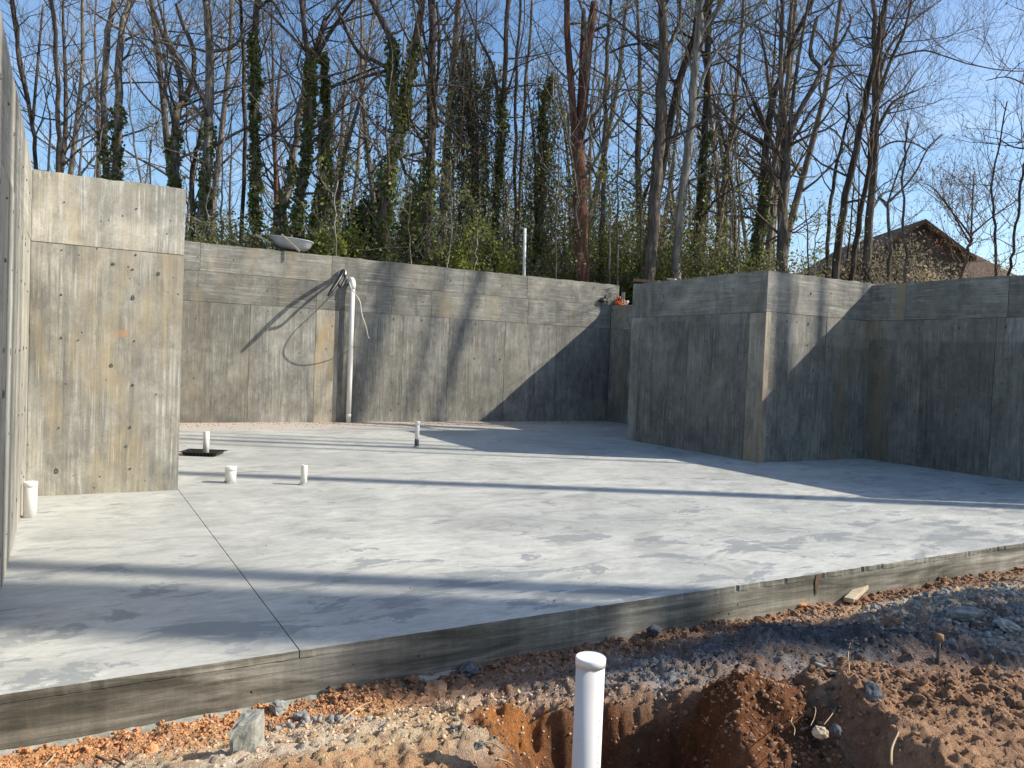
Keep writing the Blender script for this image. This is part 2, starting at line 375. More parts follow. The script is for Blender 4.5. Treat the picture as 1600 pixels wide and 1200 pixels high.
M['ivy'] = leafm('ivy leaves', [(0.06, 0.085, 0.025), (0.14, 0.17, 0.05), (0.26, 0.28, 0.10)], rough=0.38, trans=0.4)
M['under_g'] = leafm('undergrowth leaves', [(0.08, 0.10, 0.03), (0.18, 0.19, 0.06), (0.30, 0.30, 0.11)], trans=0.5)
M['under_y'] = leafm('fresh spring leaves', [(0.12, 0.15, 0.03), (0.27, 0.29, 0.06), (0.42, 0.42, 0.12)], trans=0.5)
M['under_b'] = leafm('dead brush', [(0.13, 0.105, 0.07), (0.25, 0.205, 0.135), (0.40, 0.34, 0.24)], trans=0.45)
M['cedar'] = leafm('cedar foliage', [(0.02, 0.04, 0.014), (0.045, 0.07, 0.022), (0.08, 0.11, 0.035)])
M['pale_leaf'] = leafm('pale dead beech leaves', [(0.30, 0.21, 0.12), (0.46, 0.36, 0.22), (0.60, 0.50, 0.34)], trans=0.35)
M['red_bud'] = leafm('red spring buds', [(0.20, 0.07, 0.05), (0.36, 0.15, 0.10), (0.48, 0.26, 0.17)], trans=0.35)
M['vine'] = leafm('hanging vine strands', [(0.11, 0.10, 0.05), (0.19, 0.175, 0.08), (0.30, 0.28, 0.13)], trans=0.4)

# ------------------------------------------------------------------ numpy noise
_r = np.random.default_rng(5); _G = _r.random((256, 256)).astype(np.float64)
def vnoise(x, y):
    xi = np.floor(x).astype(int); yi = np.floor(y).astype(int); fx = x-xi; fy = y-yi
    fx = fx*fx*fx*(fx*(fx*6-15)+10); fy = fy*fy*fy*(fy*(fy*6-15)+10)
    g = lambda a, b: _G[a & 255, b & 255]
    return (g(xi, yi)*(1-fx)+g(xi+1, yi)*fx)*(1-fy) + (g(xi, yi+1)*(1-fx)+g(xi+1, yi+1)*fx)*fy
def fbm(x, y, f0, octs=5, gain=0.5, ridge=False):
    s = 0; a = 1; tot = 0; f = f0
    for o in range(octs):
        n = vnoise(x*f+o*17.3, y*f+o*9.1)*2-1
        if ridge: n = 1-2*np.abs(n)
        s = s+a*n; tot += a; a *= gain; f *= 2.03
    return s/tot
def sst(x, a, b):
    t = np.clip((x-a)/(b-a), 0, 1); return t*t*(3-2*t)

# ------------------------------------------------------------------ the ground
SLAB_V = 4.06
def H_out(u, v):
    """the ground outside the excavation, coarse"""
    s = sst(v, 1.0, 6.5)
    top = 2.95 + 0.62*sst(v, 17.0, 17.6)*(1-sst(u, 12.95, 13.2)) + 0.35*sst(v, 24, 45)
    side = np.where(u > 6, 2.85, 2.95)
    return -0.05 + (np.where(v > 14, top, side)+0.05)*s
def blob(x, y, cx, cy, rx, ry=None, p=2):
    ry = ry or rx
    return np.exp(-(np.abs((x-cx)/rx)**p + np.abs((y-cy)/ry)**p))
def H_dirt(u, v, fine=True):
    x = u*cos(AN)-v*sin(AN); y = u*sin(AN)+v*cos(AN)
    s = SLAB_V - v
    z = -0.27 + 0.29*sst(s, 0.05, 1.3)
    z = z + 0.075*sst(u, 4.2, 6.0)*sst(s, -0.1, 0.5)
    z = z + 0.05*fbm(x, y, 0.9, 3)*sst(s, 0.1, 0.6)
    # heap of soft spoil in the middle ground
    z = z + 0.13*blob(x, y, 1.5, 4.35, 0.55, 0.22)*(0.7+0.6*fbm(x, y, 3.5, 3)) + 0.12*blob(x, y, 2.1, 4.2, 0.30, 0.2)
    # clay heap on the right, steep on the side that faces the pit
    z = z + 0.19*sst(x + 0.25*fbm(x, y, 3, 3), 1.42, 1.66)*sst(4.0 - y + 0.22*fbm(x+9, y, 3, 3), 0.15, 0.42)*(1-0.5*sst(x, 2.2, 3.0))
    z = z + 0.17*blob(x, y, 1.15, 3.36, 0.27, 0.26, 4)
    # the trench round the drain pipe
    rim = 0.16*fbm(x, y, 2.3, 5, 0.6)
    d1 = sst(x + rim, -0.22, 0.16)*(1-sst(x + rim*1.3, 0.78, 1.06))*(1-sst(y + rim*1.1 - 0.34*np.clip(x-0.1, -0.3, 0.25), 3.36, 3.58))
    z = z - 0.16*d1 - 0.42*d1*sst(x, 0.0, 0.42)
    d2 = sst(x+rim, 0.95, 1.15)*(1-sst(x+rim, 1.3, 1.48))*(1-sst(y+rim, 3.25, 3.42))
    z = z - 0.16*d2
    if fine:
        rough = 0.35 + 0.65*sst(fbm(x+3, y+7, 1.3, 3), -0.25, 0.35)
        rough = np.maximum(rough, 0.75*(x > 1.3)*(y < 3.9)); rough = rough*(1-0.7*(1-sst(x, -0.9, -0.1))*sst(s, .25, .6))
        z = z + 0.024*rough*fbm(x, y, 5.5, 5, 0.66) + 0.024*rough*fbm(x+5, y, 13, 4, 0.7, True) + 0.014*(0.35+rough)*fbm(x-7, y+1, 34, 2, 0.7)
        c = fbm(x-4, y+2, 9, 3, 0.5); z = z + 0.022*rough*sst(c, 0.12, 0.22)+ 0.014*sst(fbm(x+4, y+2, 21, 2, .5), .15, .3)
        z = z + 0.035*np.exp(-(s/0.22)**2)*sst(fbm(u, v, 2.1, 3), -0.2, 0.5)*sst(u, 1.0, 1.8)
    w = np.maximum(np.maximum(sst(u, 12.95, 13.95), 1-sst(u, -1.15, -0.65)), 1-sst(v, -1.9, -1.0))
    return z*(1-w) + H_out(u, v)*w
def grid_mesh(name, us, vs, Hf, drop=None):
    Ug, Vg = np.meshgrid(us, vs, indexing='ij'); Z = Hf(Ug, Vg)
    V = np.stack([Ug, Vg, Z], -1).reshape(-1, 3); n, m_ = Ug.shape
    idx = np.arange(n*m_).reshape(n, m_)
    Fq = np.stack([idx[:-1, :-1], idx[1:, :-1], idx[1:, 1:], idx[:-1, 1:]], -1).reshape(-1, 4)
    if drop is not None:
        cu = (Ug[:-1, :-1]+Ug[1:, 1:]).ravel()/2; cv = (Vg[:-1, :-1]+Vg[1:, 1:]).ravel()/2
        Fq = Fq[~drop(cu, cv)]
    return mesh_np(name, V, [Fq], True), Ug, Vg
# fine patch in view
us = np.concatenate([np.arange(-1.2, -0.4, 0.05), np.arange(-0.4, 4.6, 0.0125), np.arange(4.6, 9, 0.025), np.arange(9, 14.01, 0.1)])
vs = np.concatenate([np.arange(-2.0, 1.2, 0.1), np.arange(1.2, 4.02, 0.0125), [4.04, 4.072]])
me, Ug, Vg = grid_mesh('dirt_ground', us, vs, H_dirt)
X = (Ug*cos(AN)-Vg*sin(AN)).ravel(); Y = (Ug*sin(AN)+Vg*cos(AN)).ravel(); S = SLAB_V - Vg.ravel()
def lerp(c, d, f): return c*(1-f[:, None]) + np.array(d)[None, :]*f[:, None]
Cc = np.tile(np.array([0.34, 0.21, 0.135]), (len(X), 1))
n1 = fbm(X, Y, 1.7, 5); n2 = fbm(X+20, Y+3, 3.1, 5); n3 = fbm(X+7, Y-8, 6, 4)
Cc = lerp(Cc, (0.46, 0.35, 0.25), sst(n1, -0.1, 0.4))
Cc = lerp(Cc, (0.24, 0.125, 0.07), sst(n2, 0.1, 0.4)*0.8)
grey = np.clip(blob(X, Y, 1.5, 4.3, 0.95, 0.42)*1.4 + blob(X, Y, 0.7, 4.0, 0.7, 0.25)*0.7 + blob(X, Y, 3.2, 5.0, 1.2, 0.35)*0.8, 0, 1)
Cc = lerp(Cc, (0.27, 0.275, 0.275), np.clip(grey*(0.7+n3*1.2), 0, 0.95))
dkg = blob(X, Y, 1.5, 4.42, 0.6, 0.2)+blob(X, Y, 2.1, 4.22, 0.35, 0.16)+0.7*blob(X, Y, .9, 4.1, .35, .1)
Cc = lerp(Cc, (0.085, 0.09, 0.098), np.clip(dkg*(0.9+n2*1.5), 0, 0.9))
redl = (1-sst(X, -1.5, -0.9))*(1-sst(S, 0.35, 0.6)) + blob(X, Y, 2.9, 5.75, 0.8, 0.25)*0.8 + blob(X, Y, -0.75, 3.95, 0.45, 0.25)*.6
Cc = lerp(Cc, (0.62, 0.29, 0.12), np.clip(redl*(0.75+n2), 0, 0.95))
pale = blob(X, Y, -0.75, 3.3, 0.8, 0.42)*1.3*(1-0.7*blob(X, Y, -.95, 3.75, .3, .12)) + blob(X, Y, 3.6, 5.6, 0.9, 0.3)*.8
Cc = lerp(Cc, (0.86, 0.64, 0.43), np.clip(pale*(1.05+n1*1.2), 0, 0.95))
Cc = lerp(Cc, (0.74, 0.36, 0.15), np.clip(sst(n2+.3*n3, 0.0, 0.3)*(1-sst(X, -0.3, 0.0))*0.5, 0, 1))
oran = blob(X, Y, -0.55, 3.75, 0.35, 0.14)
Cc = lerp(Cc, (0.72, 0.42, 0.18), np.clip(oran*(0.5+n2*1.5), 0, 0.8))
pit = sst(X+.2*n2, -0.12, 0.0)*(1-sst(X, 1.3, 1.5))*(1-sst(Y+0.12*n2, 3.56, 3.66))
Cc = lerp(Cc, (0.17, 0.066, 0.026), np.clip(pit*(0.95+n1*.4), 0, 0.95))  # red-brown trench clay, coloured extra dark to stand in for shade
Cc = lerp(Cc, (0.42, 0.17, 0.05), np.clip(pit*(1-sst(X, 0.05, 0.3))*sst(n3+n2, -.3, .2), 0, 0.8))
mound = sst(X, 1.4, 1.6)*(1-sst(Y, 3.85, 4.05))
Cc = lerp(Cc, (0.44, 0.26, 0.15), np.clip(mound*(0.8+n1), 0, 0.9))
Cc = np.clip(Cc*(1+0.25*n3[:, None]), 0.01, 1)
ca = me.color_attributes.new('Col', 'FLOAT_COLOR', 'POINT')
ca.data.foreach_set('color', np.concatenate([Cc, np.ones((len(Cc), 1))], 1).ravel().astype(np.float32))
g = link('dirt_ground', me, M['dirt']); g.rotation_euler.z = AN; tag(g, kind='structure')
# the wide ground, with a hole for the foundation and for the fine patch
def gl(*a): return np.unique(np.round(np.concatenate(a), 3))
ul = gl(np.array([-400, -250, -150, -100, -70, -50, -35, -25, -18]), np.arange(-14, -1.2, 1.5), np.array([-1.2, -0.5, 1.0, 5, 8, 10.32, 13.02, 14.0]), np.arange(16, 40, 3), np.array([50, 70, 100, 150, 250, 400]))
vl = gl(np.array([-400, -200, -100, -50, -25, -12, -6, -2]), np.arange(-1, 4, 1), np.array([4.07, 5, 6.5, 9.5, 12.8, 15, 17.0, 17.47, 17.8, 19]), np.arange(22, 60, 4), np.array([70, 100, 150, 250, 400]))
def inside(u, v):
    a = (u > -1.2) & (u < 14.0) & (v > -2) & (v < 4.07)
    b = (u > -0.5) & (u < 13.02) & (v > 4.0) & (v < 9.4)
    c = (u > 1.0) & (u < 10.32) & (v > 9) & (v < 17.47)
    d = (u > 10) & (u < 13.02) & (v > 12.8) & (v < 17.47)
    return a | b | c | d
me, _, _ = grid_mesh('forest_ground', ul, vl, H_out, inside)
k_mt, t_, b_ = new_mat('leaf litter'); k = NT(t_)
k.l(k.ramp(k.noise(k.coord('Object'), 3, 8, .7), [(0.3, (0.05, 0.035, 0.022)), (0.5, (0.13, 0.09, 0.055)), (0.7, (0.22, 0.16, 0.10))]), b_.inputs['Base Color'])
M['litter'] = k_mt
g = link('forest_ground', me, M['litter']); g.rotation_euler.z = AN; tag(g, kind='structure')

# ------------------------------------------------------------------ floor slab
slab = empty('concrete_floor', (0, 0, 0), AN); tag(slab, kind='structure')
def jit_edge(a, b, step, amp, rng, axis_n):
    """points from a to b (2D), sideways jitter; corners kept"""
    a = np.array(a, float); b = np.array(b, float); L = np.linalg.norm(b-a); n = max(1, int(L/step))
    d = (b-a)/L; nn = np.array([-d[1], d[0]]); out = [a]
    for i in range(1, n):
        out.append(a+(b-a)*(i+rng.uniform(-.3, .3))/n + nn*rng.normal()*amp)
    return out
def chip(pts, rng):
    for p in pts[1:]:
        if rng.random() < 0.05: p[1] += rng.uniform(0.004, 0.012)
    return pts
def slab_piece(poly, front_edges, seed):
    rng = np.random.default_rng(seed); pts = []; n = len(poly)
    for i in range(n):
        a, b = poly[i], poly[(i+1) % n]
        pts += chip(jit_edge(a, b, 0.028, 0.0012, rng, 0), rng) if i in front_edges else [np.array(a, float)]
    bm = bmesh.new()
    top = [bm.verts.new((p[0], p[1], 0)) for p in pts]; bot = [bm.verts.new((p[0], p[1], -0.04)) for p in pts]
    f = bm.faces.new(top); f.material_index = 0
    for i in range(len(pts)):
        q = bm.faces.new((top[i], top[(i+1) % len(pts)], bot[(i+1) % len(pts)], bot[i])); q.material_index = 1
    bmesh.ops.recalc_face_normals(bm, faces=bm.faces)
    me = bpy.data.meshes.new('slab_section'); bm.to_mesh(me); bm.free()
    me.materials.append(M['floor']); me.materials.append(M['edge'])
    return link('slab_section', me, None, slab)
G_ = 0.003
slab_piece([(-0.36, SLAB_V), (1.095-G_, SLAB_V), (1.095-G_, 9.2), (-0.36, 9.2)], {0}, 1)
slab_piece([(1.095+G_, SLAB_V), (5.52-0.0018, SLAB_V), (5.52-0.0018, 17.35), (1.095+G_, 17.35)], {0}, 2)
slab_piece([(5.52+0.0018, SLAB_V), (12.9, SLAB_V), (12.9, 9.37), (10.19, 9.37), (10.19, 12.97), (12.9, 12.97), (12.9, 17.35), (5.52+0.0018, 17.35)], {0}, 3)
bm = bmesh.new()
box_bm(bm, -0.6, 13.0, SLAB_V+0.0035, 9.3, -0.34, -0.0405); bm_obj('slab_edge', bm, M['edge'], slab)
bm = bmesh.new(); box_bm(bm, 1.03, 12.95, 9.305, 17.4, -0.34, -0.0405); bm_obj('slab_base', bm, M['edge'], slab)
# a rim of spilled grout at the foot of the slab, and the chipped notch with a stub of form wood
rng = np.random.default_rng(8)
bm = bmesh.new(); prev = None
for i in range(70):
    u = -0.6+i*0.045; w = 0.02+0.03*rng.random(); zt = float(H_dirt(np.array(u), np.array(SLAB_V-w-.01), False))+0.002+0.010*rng.random()
    a = bm.verts.new((u, SLAB_V-0.002, zt+0.012)); b = bm.verts.new((u, SLAB_V-w, zt)); c = bm.verts.new((u, SLAB_V-w-0.012, zt-0.06))
    if prev: bm.faces.new((prev[0], prev[1], b, a)); bm.faces.new((prev[1], prev[2], c, b))
    prev = (a, b, c)
bm_obj('grout_spill', bm, M['block'], slab)

# ------------------------------------------------------------------ concrete walls
def wall(name, label, org, rot, length, height, panels, thick=0.25, tone=1.0, rust=0.3, wet=-5, ties=(), seed=0, dy0=0.0, ci=(0.0, 0.0)):
    """panels: (x0, x1, z0, z1, horizontal, tone, rust)"""
    o = W(*org); root = empty(name, tuple(o), rot, label, 'concrete wall')
    rng = np.random.default_rng(seed+100)
    bm = bmesh.new(); box_bm(bm, ci[0], length-ci[1], 0.02, thick, -0.3, height-0.004)
    c = bm_obj('wall_core', bm, M['wall_h'], root); c['tone'] = float(tone); c['rust'] = 0.2; c['wet'] = -5.0
    gap = 0.0038
    for (x0, x1, z0, z1, hz, tn, ru) in panels:
        x0 += gap; x1 -= gap; z0 = z0+gap if z0 > 0.01 else -0.05
        if z1 < height-0.01: z1 -= gap
        pts = []
        amp = 0.0016
        for a, b in (((x0, z0), (x1, z0)), ((x1, z0), (x1, z1)), ((x1, z1), (x0, z1)), ((x0, z1), (x0, z0))):
            top = a[1] == z1 and b[1] == z1 and z1 > height-0.01
            pts += jit_edge(a, b, 0.11 if top else 0.3, 0.006 if top else amp, rng, 0)
        y = dy0 + rng.uniform(-0.004, 0.003)
        bm = bmesh.new()
        fr = [bm.verts.new((p[0], y, p[1])) for p in pts]; bk = [bm.verts.new((p[0], 0.0205, p[1])) for p in pts]
        bm.faces.new(fr); n = len(pts)
        for i in range(n): bm.faces.new((fr[i], bk[i], bk[(i+1) % n], fr[(i+1) % n]))
        p = bm_obj('panel', bm, M['wall_h'] if hz else M['wall_v'], root)
        p['tone'] = float(tone*tn*rng.uniform(0.93, 1.06)); p['rust'] = float(rust*ru); p['wet'] = float(wet)
    # mortar-filled tie holes and tiny fins, real little lumps
    bm = bmesh.new()
    for (x, z) in ties:
        r = rng.uniform(0.012, 0.024)*(0.5 if rng.random() < .35 else 1); cx = x+rng.normal()*0.008; cz = z+rng.normal()*0.012; yy = -0.0065-rng.random()*0.003
        el = rng.uniform(0.8, 1.7); ring = []; inner = []
        for q in range(8):
            a = q*pi/4; rr = r*rng.uniform(0.8, 1.12)
            ring.append(bm.verts.new((cx+cos(a)*rr, 0.001, cz+sin(a)*rr*el))); inner.append(bm.verts.new((cx+cos(a)*rr*.62, yy, cz+sin(a)*rr*.62*el)))
        cc = bm.verts.new((cx+rng.normal()*r*.15, yy+0.007, cz))
        for q in range(8):
            bm.faces.new((ring[q], ring[(q+1) % 8], inner[(q+1) % 8], inner[q])); bm.faces.new((inner[q], inner[(q+1) % 8], cc))
    if ties:
        tg = bm_obj('tie_marks', bm, M['tie'], root); tag(tg, kind='stuff')
    return root
def tie_grid(x0, x1, dx, zs, seed, extra=8, height=2.5):
    r = np.random.default_rng(seed); out = []
    n = max(1, int((x1-x0)/dx))
    for i in range(n+1):
        for z in zs:
            if r.random() < 0.95: out.append((x0+i*dx, z))
    for _ in range(extra): out.append((r.uniform(x0, x1), r.uniform(0.2, height)))
    return out
ZS = (0.28, 0.95, 1.5, 2.05, 2.40, 2.95)
ROT_U, ROT_L, ROT_R = AN, AN+pi/2, AN-pi/2
# back wall: local x = u - 1.09
def bx(px, py): return onV(px, py, 17.35)[0]-1.09
b0 = [0, bx(389, 560), bx(492, 560), bx(528, 560), bx(629, 560), bx(700, 560), bx(788, 560), bx(868, 560), 11.81]
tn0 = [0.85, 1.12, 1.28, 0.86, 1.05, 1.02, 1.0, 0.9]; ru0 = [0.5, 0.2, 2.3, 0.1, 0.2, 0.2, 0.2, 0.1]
P = [(b0[i], b0[i+1], 0, 2.52, False, tn0[i], ru0[i]) for i in range(8)]
m1 = [0, bx(495, 450), bx(612, 480), bx(674, 490), bx(825, 490), 11.81]
P += [(m1[i], m1[i+1], 2.52, 3.15, True, [0.85, 0.95, 0.95, 1.0, 1.05][i], [1.0, 0.4, 0.3, 1.0, 0.3][i]) for i in range(5)]
t1 = [0, bx(313, 400), bx(519, 410), bx(694, 440), bx(824, 450), 12.06]
P += [(t1[i], t1[i+1], 3.15, 3.73, True, [1.0, 1.0, 0.86, 0.95, 1.0][i], [1.4, 0.9, 0.3, 0.3, 0.4][i]) for i in range(5)]
wall('concrete_wall', 'long back foundation wall with a white pipe and a wheelbarrow above it', (1.09, 17.35), ROT_U, 12.06, 3.73, P, tone=0.95, rust=0.55,
     ties=tie_grid(0.5, 11.4, 0.72, (0.28, 0.95, 1.55, 2.15, 2.42, 2.85, 3.42), 3, 10), seed=1)
wall('concrete_wall', 'broad pale wall stub beside the left wall with a control joint at its right foot', (-0.33, 9.2), ROT_U, 1.42, 3.27,
     [(0, 1.42, 0, 2.56, False, 1.0, 1.0), (0, 1.42, 2.56, 3.27, False, 1.22, 0.8)], tone=1.3, rust=0.6, ties=tie_grid(0.28, 1.2, 0.66, (0.25, 0.7, 1.15, 1.6, 2.05, 2.5, 3.0), 4, 7), seed=2)
wall('concrete_wall', 'hidden side of the pale wall stub running back to the long wall', (1.09, 9.46), ROT_L, 7.87, 3.27, [(0, 4, 0, 3.27, False, 1, .3), (4, 7.87, 0, 3.27, False, 1, .3)], tone=1.0, seed=3)
lp = []
x = 0.0
for i, w in enumerate([1.1, 0.75, 1.22, 1.22, 0.9]):
    lp.append((x, x+w, 0, 2.56, False, [1.0, 0.95, 1.05, 0.98, 1.05][i], 0.3)); x += w
lp += [(0, 2.4, 2.56, 3.27, True, 1.05, 0.3), (2.4, 5.19, 2.56, 3.27, True, 1.1, 0.4)]
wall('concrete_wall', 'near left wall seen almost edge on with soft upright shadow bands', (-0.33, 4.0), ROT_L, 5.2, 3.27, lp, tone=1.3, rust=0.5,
     ties=tie_grid(0.4, 4.9, 0.6, ZS, 6, 6), seed=4)
# wing beside the gap, faces left
wall('concrete_wall', 'short low wall in the gap between the long back wall and the projecting corner', (12.9, 17.35), ROT_R, 4.63, 3.15,
     [(0.02, 1.3, 0, 2.5, False, 0.95, 0.7), (1.3, 2.52, 0, 2.5, False, 0.9, 0.9), (2.52, 4.6, 0, 2.5, False, 0.9, 0.5), (0.02, 2.4, 2.5, 3.15, True, 1.05, 0.9), (2.4, 4.6, 2.5, 3.15, True, 1, .5)], tone=1.0, rust=0.8,
     ties=tie_grid(0.3, 4, 0.6, ZS, 7, 4), seed=5)
wall('concrete_wall', 'hidden rear face of the projecting corner', (12.88, 12.98), AN+pi, 2.66, 3.2, [(0.0, 2.6, 0, 3.2, False, 1, .2)], tone=1, seed=6)
# projecting corner: left face
def cx(px, py): return 12.97-onU(px, py, 10.19)[0]
c0 = [0, cx(998, 580), cx(1072, 600), cx(1166, 600), 3.60]
P = [(c0[i], c0[i+1], 0, 2.54, False, [1.22, 0.95, 0.9, 1.15][i], [0.2, 0.15, 0.15, 3.2][i]) for i in range(4)]
P += [(0, cx(1018, 470), 2.54, 3.24, False, 0.95, .2), (cx(1018, 470), 3.60, 2.54, 3.24, True, 0.95, 0.8)]
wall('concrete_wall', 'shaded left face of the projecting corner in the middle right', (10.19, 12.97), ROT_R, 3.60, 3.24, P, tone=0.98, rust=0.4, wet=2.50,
     ties=tie_grid(0.35, 3.3, 0.62, ZS, 8, 6), seed=7)
# projecting corner: front face
def fx(px, py): return onV(px, py, 9.37)[0]-10.19
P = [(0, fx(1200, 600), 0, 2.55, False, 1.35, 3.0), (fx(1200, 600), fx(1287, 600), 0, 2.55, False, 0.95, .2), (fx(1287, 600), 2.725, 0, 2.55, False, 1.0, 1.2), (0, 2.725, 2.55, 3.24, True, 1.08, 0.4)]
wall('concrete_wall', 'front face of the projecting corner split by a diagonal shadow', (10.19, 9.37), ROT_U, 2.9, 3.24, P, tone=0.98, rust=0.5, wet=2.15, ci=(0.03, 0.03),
     ties=tie_grid(0.5, 2.5, 0.55, ZS, 9, 8), seed=8)
# right wall
def rx(px, py): return 9.37-onU(px, py, 12.9)[0]
r0 = [0, rx(1436, 640), rx(1436, 640)+1.22, rx(1436, 640)+2.44, 5.31]
P = [(r0[i], r0[i+1], 0, 2.55, False, [1.05, 0.85, 0.9, 0.85][i], [1.8, 0.3, 0.2, 0.2][i]) for i in range(4)]
t0 = [0, rx(1415, 470), rx(1577, 450), 5.31]
P += [(t0[i], t0[i+1], 2.55, 3.21, True, [1.0, 0.98, 0.9][i], [2.0, 0.4, 0.2][i]) for i in range(3)]
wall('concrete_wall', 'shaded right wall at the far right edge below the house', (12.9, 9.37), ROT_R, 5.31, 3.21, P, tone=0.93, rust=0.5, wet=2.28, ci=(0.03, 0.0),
     ties=tie_grid(0.25, 5.0, 0.72, ZS, 10, 8), seed=9)

# ------------------------------------------------------------------ small things on the floor and the back wall
def cyl(name, mat, parent, r0, r1, z0, z1, n=32, cap=True, bev=0.0, hollow=0.0):
    bm = bmesh.new(); prof = []
    if hollow:
        prof = [(r0-hollow, z0), (r0, z0), (r1, z1-bev), (r1-bev*.6, z1), (r1-hollow, z1), (r1-hollow, z0)]
    else:
        prof = [(0, z0), (r0, z0), (r1, z1-bev), (r1-bev, z1), (0, z1)]
    rings = []
    for r, z in prof:
        rings.append([bm.verts.new((0, 0, z))] if r == 0 else [bm.verts.new((cos(2*pi*i/n)*r, sin(2*pi*i/n)*r, z)) for i in range(n)])
    for a, b in zip(rings, rings[1:]):
        for i in range(n):
            j = (i+1) % n
            if len(a) == 1: bm.faces.new((a[0], b[j], b[i]))
            elif len(b) == 1: bm.faces.new((a[i], a[j], b[0]))
            else: bm.faces.new((a[i], a[j], b[j], b[i]))
    o = bm_obj(name, bm, mat, parent)
    for p in o.data.polygons: p.use_smooth = abs(p.normal.z) < 0.5
    return o
def stub(u, v, r, h, label, cap=None, tilt=(0, 0), grout=True, open_=False, z0=-0.02, name='pipe_stub'):
    o = empty(name, tuple(W(u, v, 0)), 0, label, 'pipe', None); o.rotation_euler = (tilt[0], tilt[1], 0)
    cyl('pipe', M['pvc'], o, r, r, z0, h, bev=0.002, hollow=0.006 if open_ else 0)
    if cap: cyl('cap', M['pvc_clean'], o, r+0.0035, r+0.0035, h-cap, h+0.008, bev=0.003)
    if grout:
        rng = np.random.default_rng(int(u*100)); bm = bmesh.new(); n = 18
        a = [bm.verts.new((cos(i*2*pi/n)*(r+0.001), sin(i*2*pi/n)*(r+0.001), 0.02+0.012*rng.random())) for i in range(n)]
        b = [bm.verts.new((cos(i*2*pi/n)*(r+0.012+0.03*rng.random()), sin(i*2*pi/n)*(r+0.012+0.03*rng.random()), 0.0005)) for i in range(n)]
        for i in range(n): bm.faces.new((a[i], b[i], b[(i+1) % n], a[(i+1) % n]))
        bm_obj('grout_collar', bm, M['stone_g'], o)
    return o
stub(1.81, 12.18, 0.043, 0.34, 'slim white pipe stub standing in a black plastic tray', grout=False)
stub(1.70, 9.55, 0.062, 0.185, 'short wide capped white pipe stub on the floor between the tray and the slim stub', cap=0.04)
stub(2.46, 9.18, 0.037, 0.235, 'short slim white pipe stub on the floor, to the right of the wide capped one', open_=True)
p4 = stub(5.28, 12.5, 0.038, 0.44, 'tallest white pipe stub with a dark mud-smeared foot near the middle of the floor', cap=0.05)
cyl('mud_smear', M['stone_d'], p4, 0.040, 0.0385, 0.0, 0.14, n=20)
stub(-0.255, 8.12, 0.054, 0.31, 'thick capped white pipe stub standing against the near left wall', cap=0.035, grout=False)
# tray
tr = empty('plastic_tray', tuple(W(1.77, 12.14, 0.0)), 0.03, 'black open plastic tray lying around the slim white pipe stub', 'tray')
bm = bmesh.new()
def ringrect(hx, hy, z): return [bm.verts.new((x, y, z)) for x, y in ((-hx, -hy), (hx, -hy), (hx, hy), (-hx, hy))]
L_ = [ringrect(.225, .15, 0.004), ringrect(.255, .18, 0.058), ringrect(.285, .205, 0.06), ringrect(.285, .205, 0.054), ringrect(.25, .175, 0.052), ringrect(.22, .145, 0.01)]
for a, b in zip(L_, L_[1:]):
    for i in range(4): bm.faces.new((a[i], a[(i+1) % 4], b[(i+1) % 4], b[i]))
bm.faces.new(L_[-1])
bm_obj('tray_shell', bm, M['black_pl'], tr)
bm = bmesh.new(); rng = np.random.default_rng(2)
for i in range(9):
    x = -0.2+i*0.05; box_bm(bm, x, x+0.012, -0.19, -0.165, 0.01, 0.052)
tag(bm_obj('ribs', bm, M['black_pl'], tr), kind='stuff')
# upright drain pipe on the back wall with an elbow into the wall
dp = empty('drain_pipe', tuple(W(5.58, 17.215, 0)), AN, 'tall white drain pipe standing upright against the long back wall', 'pipe')
T = Tubes(); T.add([(0.0, 0, -0.02), (0, 0, 1.0), (-0.005, 0, 2.0), (-0.005, 0, 3.1)], [0.056]*4, 20); T.build('pipe', M['pvc'], dp)
T = Tubes(); T.add([(-0.005, 0, 3.02), (-0.005, 0, 3.12), (-0.008, 0.02, 3.19), (-0.012, 0.06, 3.225), (-0.012, 0.13, 3.235), (-0.012, 0.2, 3.235)], [0.067, 0.067, 0.067, 0.067, 0.064, 0.064], 20); T.build('elbow', M['pvc_clean'], dp)
T = Tubes(); T.add([(0, 0, 0.12), (0, 0, 0.2)], [0.0585]*2, 20); T.build('joint_collar', M['pvc_clean'], dp)
def spline(pts, n=8):
    """Catmull-Rom through pts"""
    P = [np.array(p, float) for p in pts]; P = [2*P[0]-P[1]]+P+[2*P[-1]-P[-2]]; out = []
    for i in range(1, len(P)-2):
        for j in range(n):
            t = j/n; a, b, c, d = P[i-1:i+3]
            out.append(0.5*((2*b)+(-a+c)*t+(2*a-5*b+4*c-d)*t*t+(-a+3*b-3*c+d)*t**3))
    out.append(P[-2]); return np.array(out)
def uvw(L): return [W(*p) for p in L]
hs = empty('black_hose', tuple(W(5.36, 17.35, 3.37)), 0, 'black corrugated hose hanging out of a sleeve high in the back wall', 'hose')
T = Tubes(); T.add([W(5.36, 17.36, 3.37), W(5.36, 17.27, 3.37)], [0.085, 0.085], 20); T.build('wall_sleeve', M['pvc'], hs, origin=hs.location)
pts = spline(uvw([(5.37, 17.3, 3.37), (5.30, 17.05, 3.385), (5.20, 16.82, 3.34), (5.12, 16.66, 3.22), (4.98, 16.56, 3.02), (4.80, 16.46, 2.77)]), 14)
R_ = np.array([0.047 if i % 2 else 0.040 for i in range(len(pts))]); R_[-6:] = np.linspace(0.04, 0.02, 6)
T = Tubes(); T.add(pts, R_, 12); T.build('hose', M['black_pl'], hs, origin=hs.location)
pts = spline(uvw([(5.38, 17.3, 3.33), (5.34, 17.05, 3.28), (5.26, 16.85, 3.16), (5.15, 16.72, 3.0), (5.06, 16.62, 3.05)]), 8)
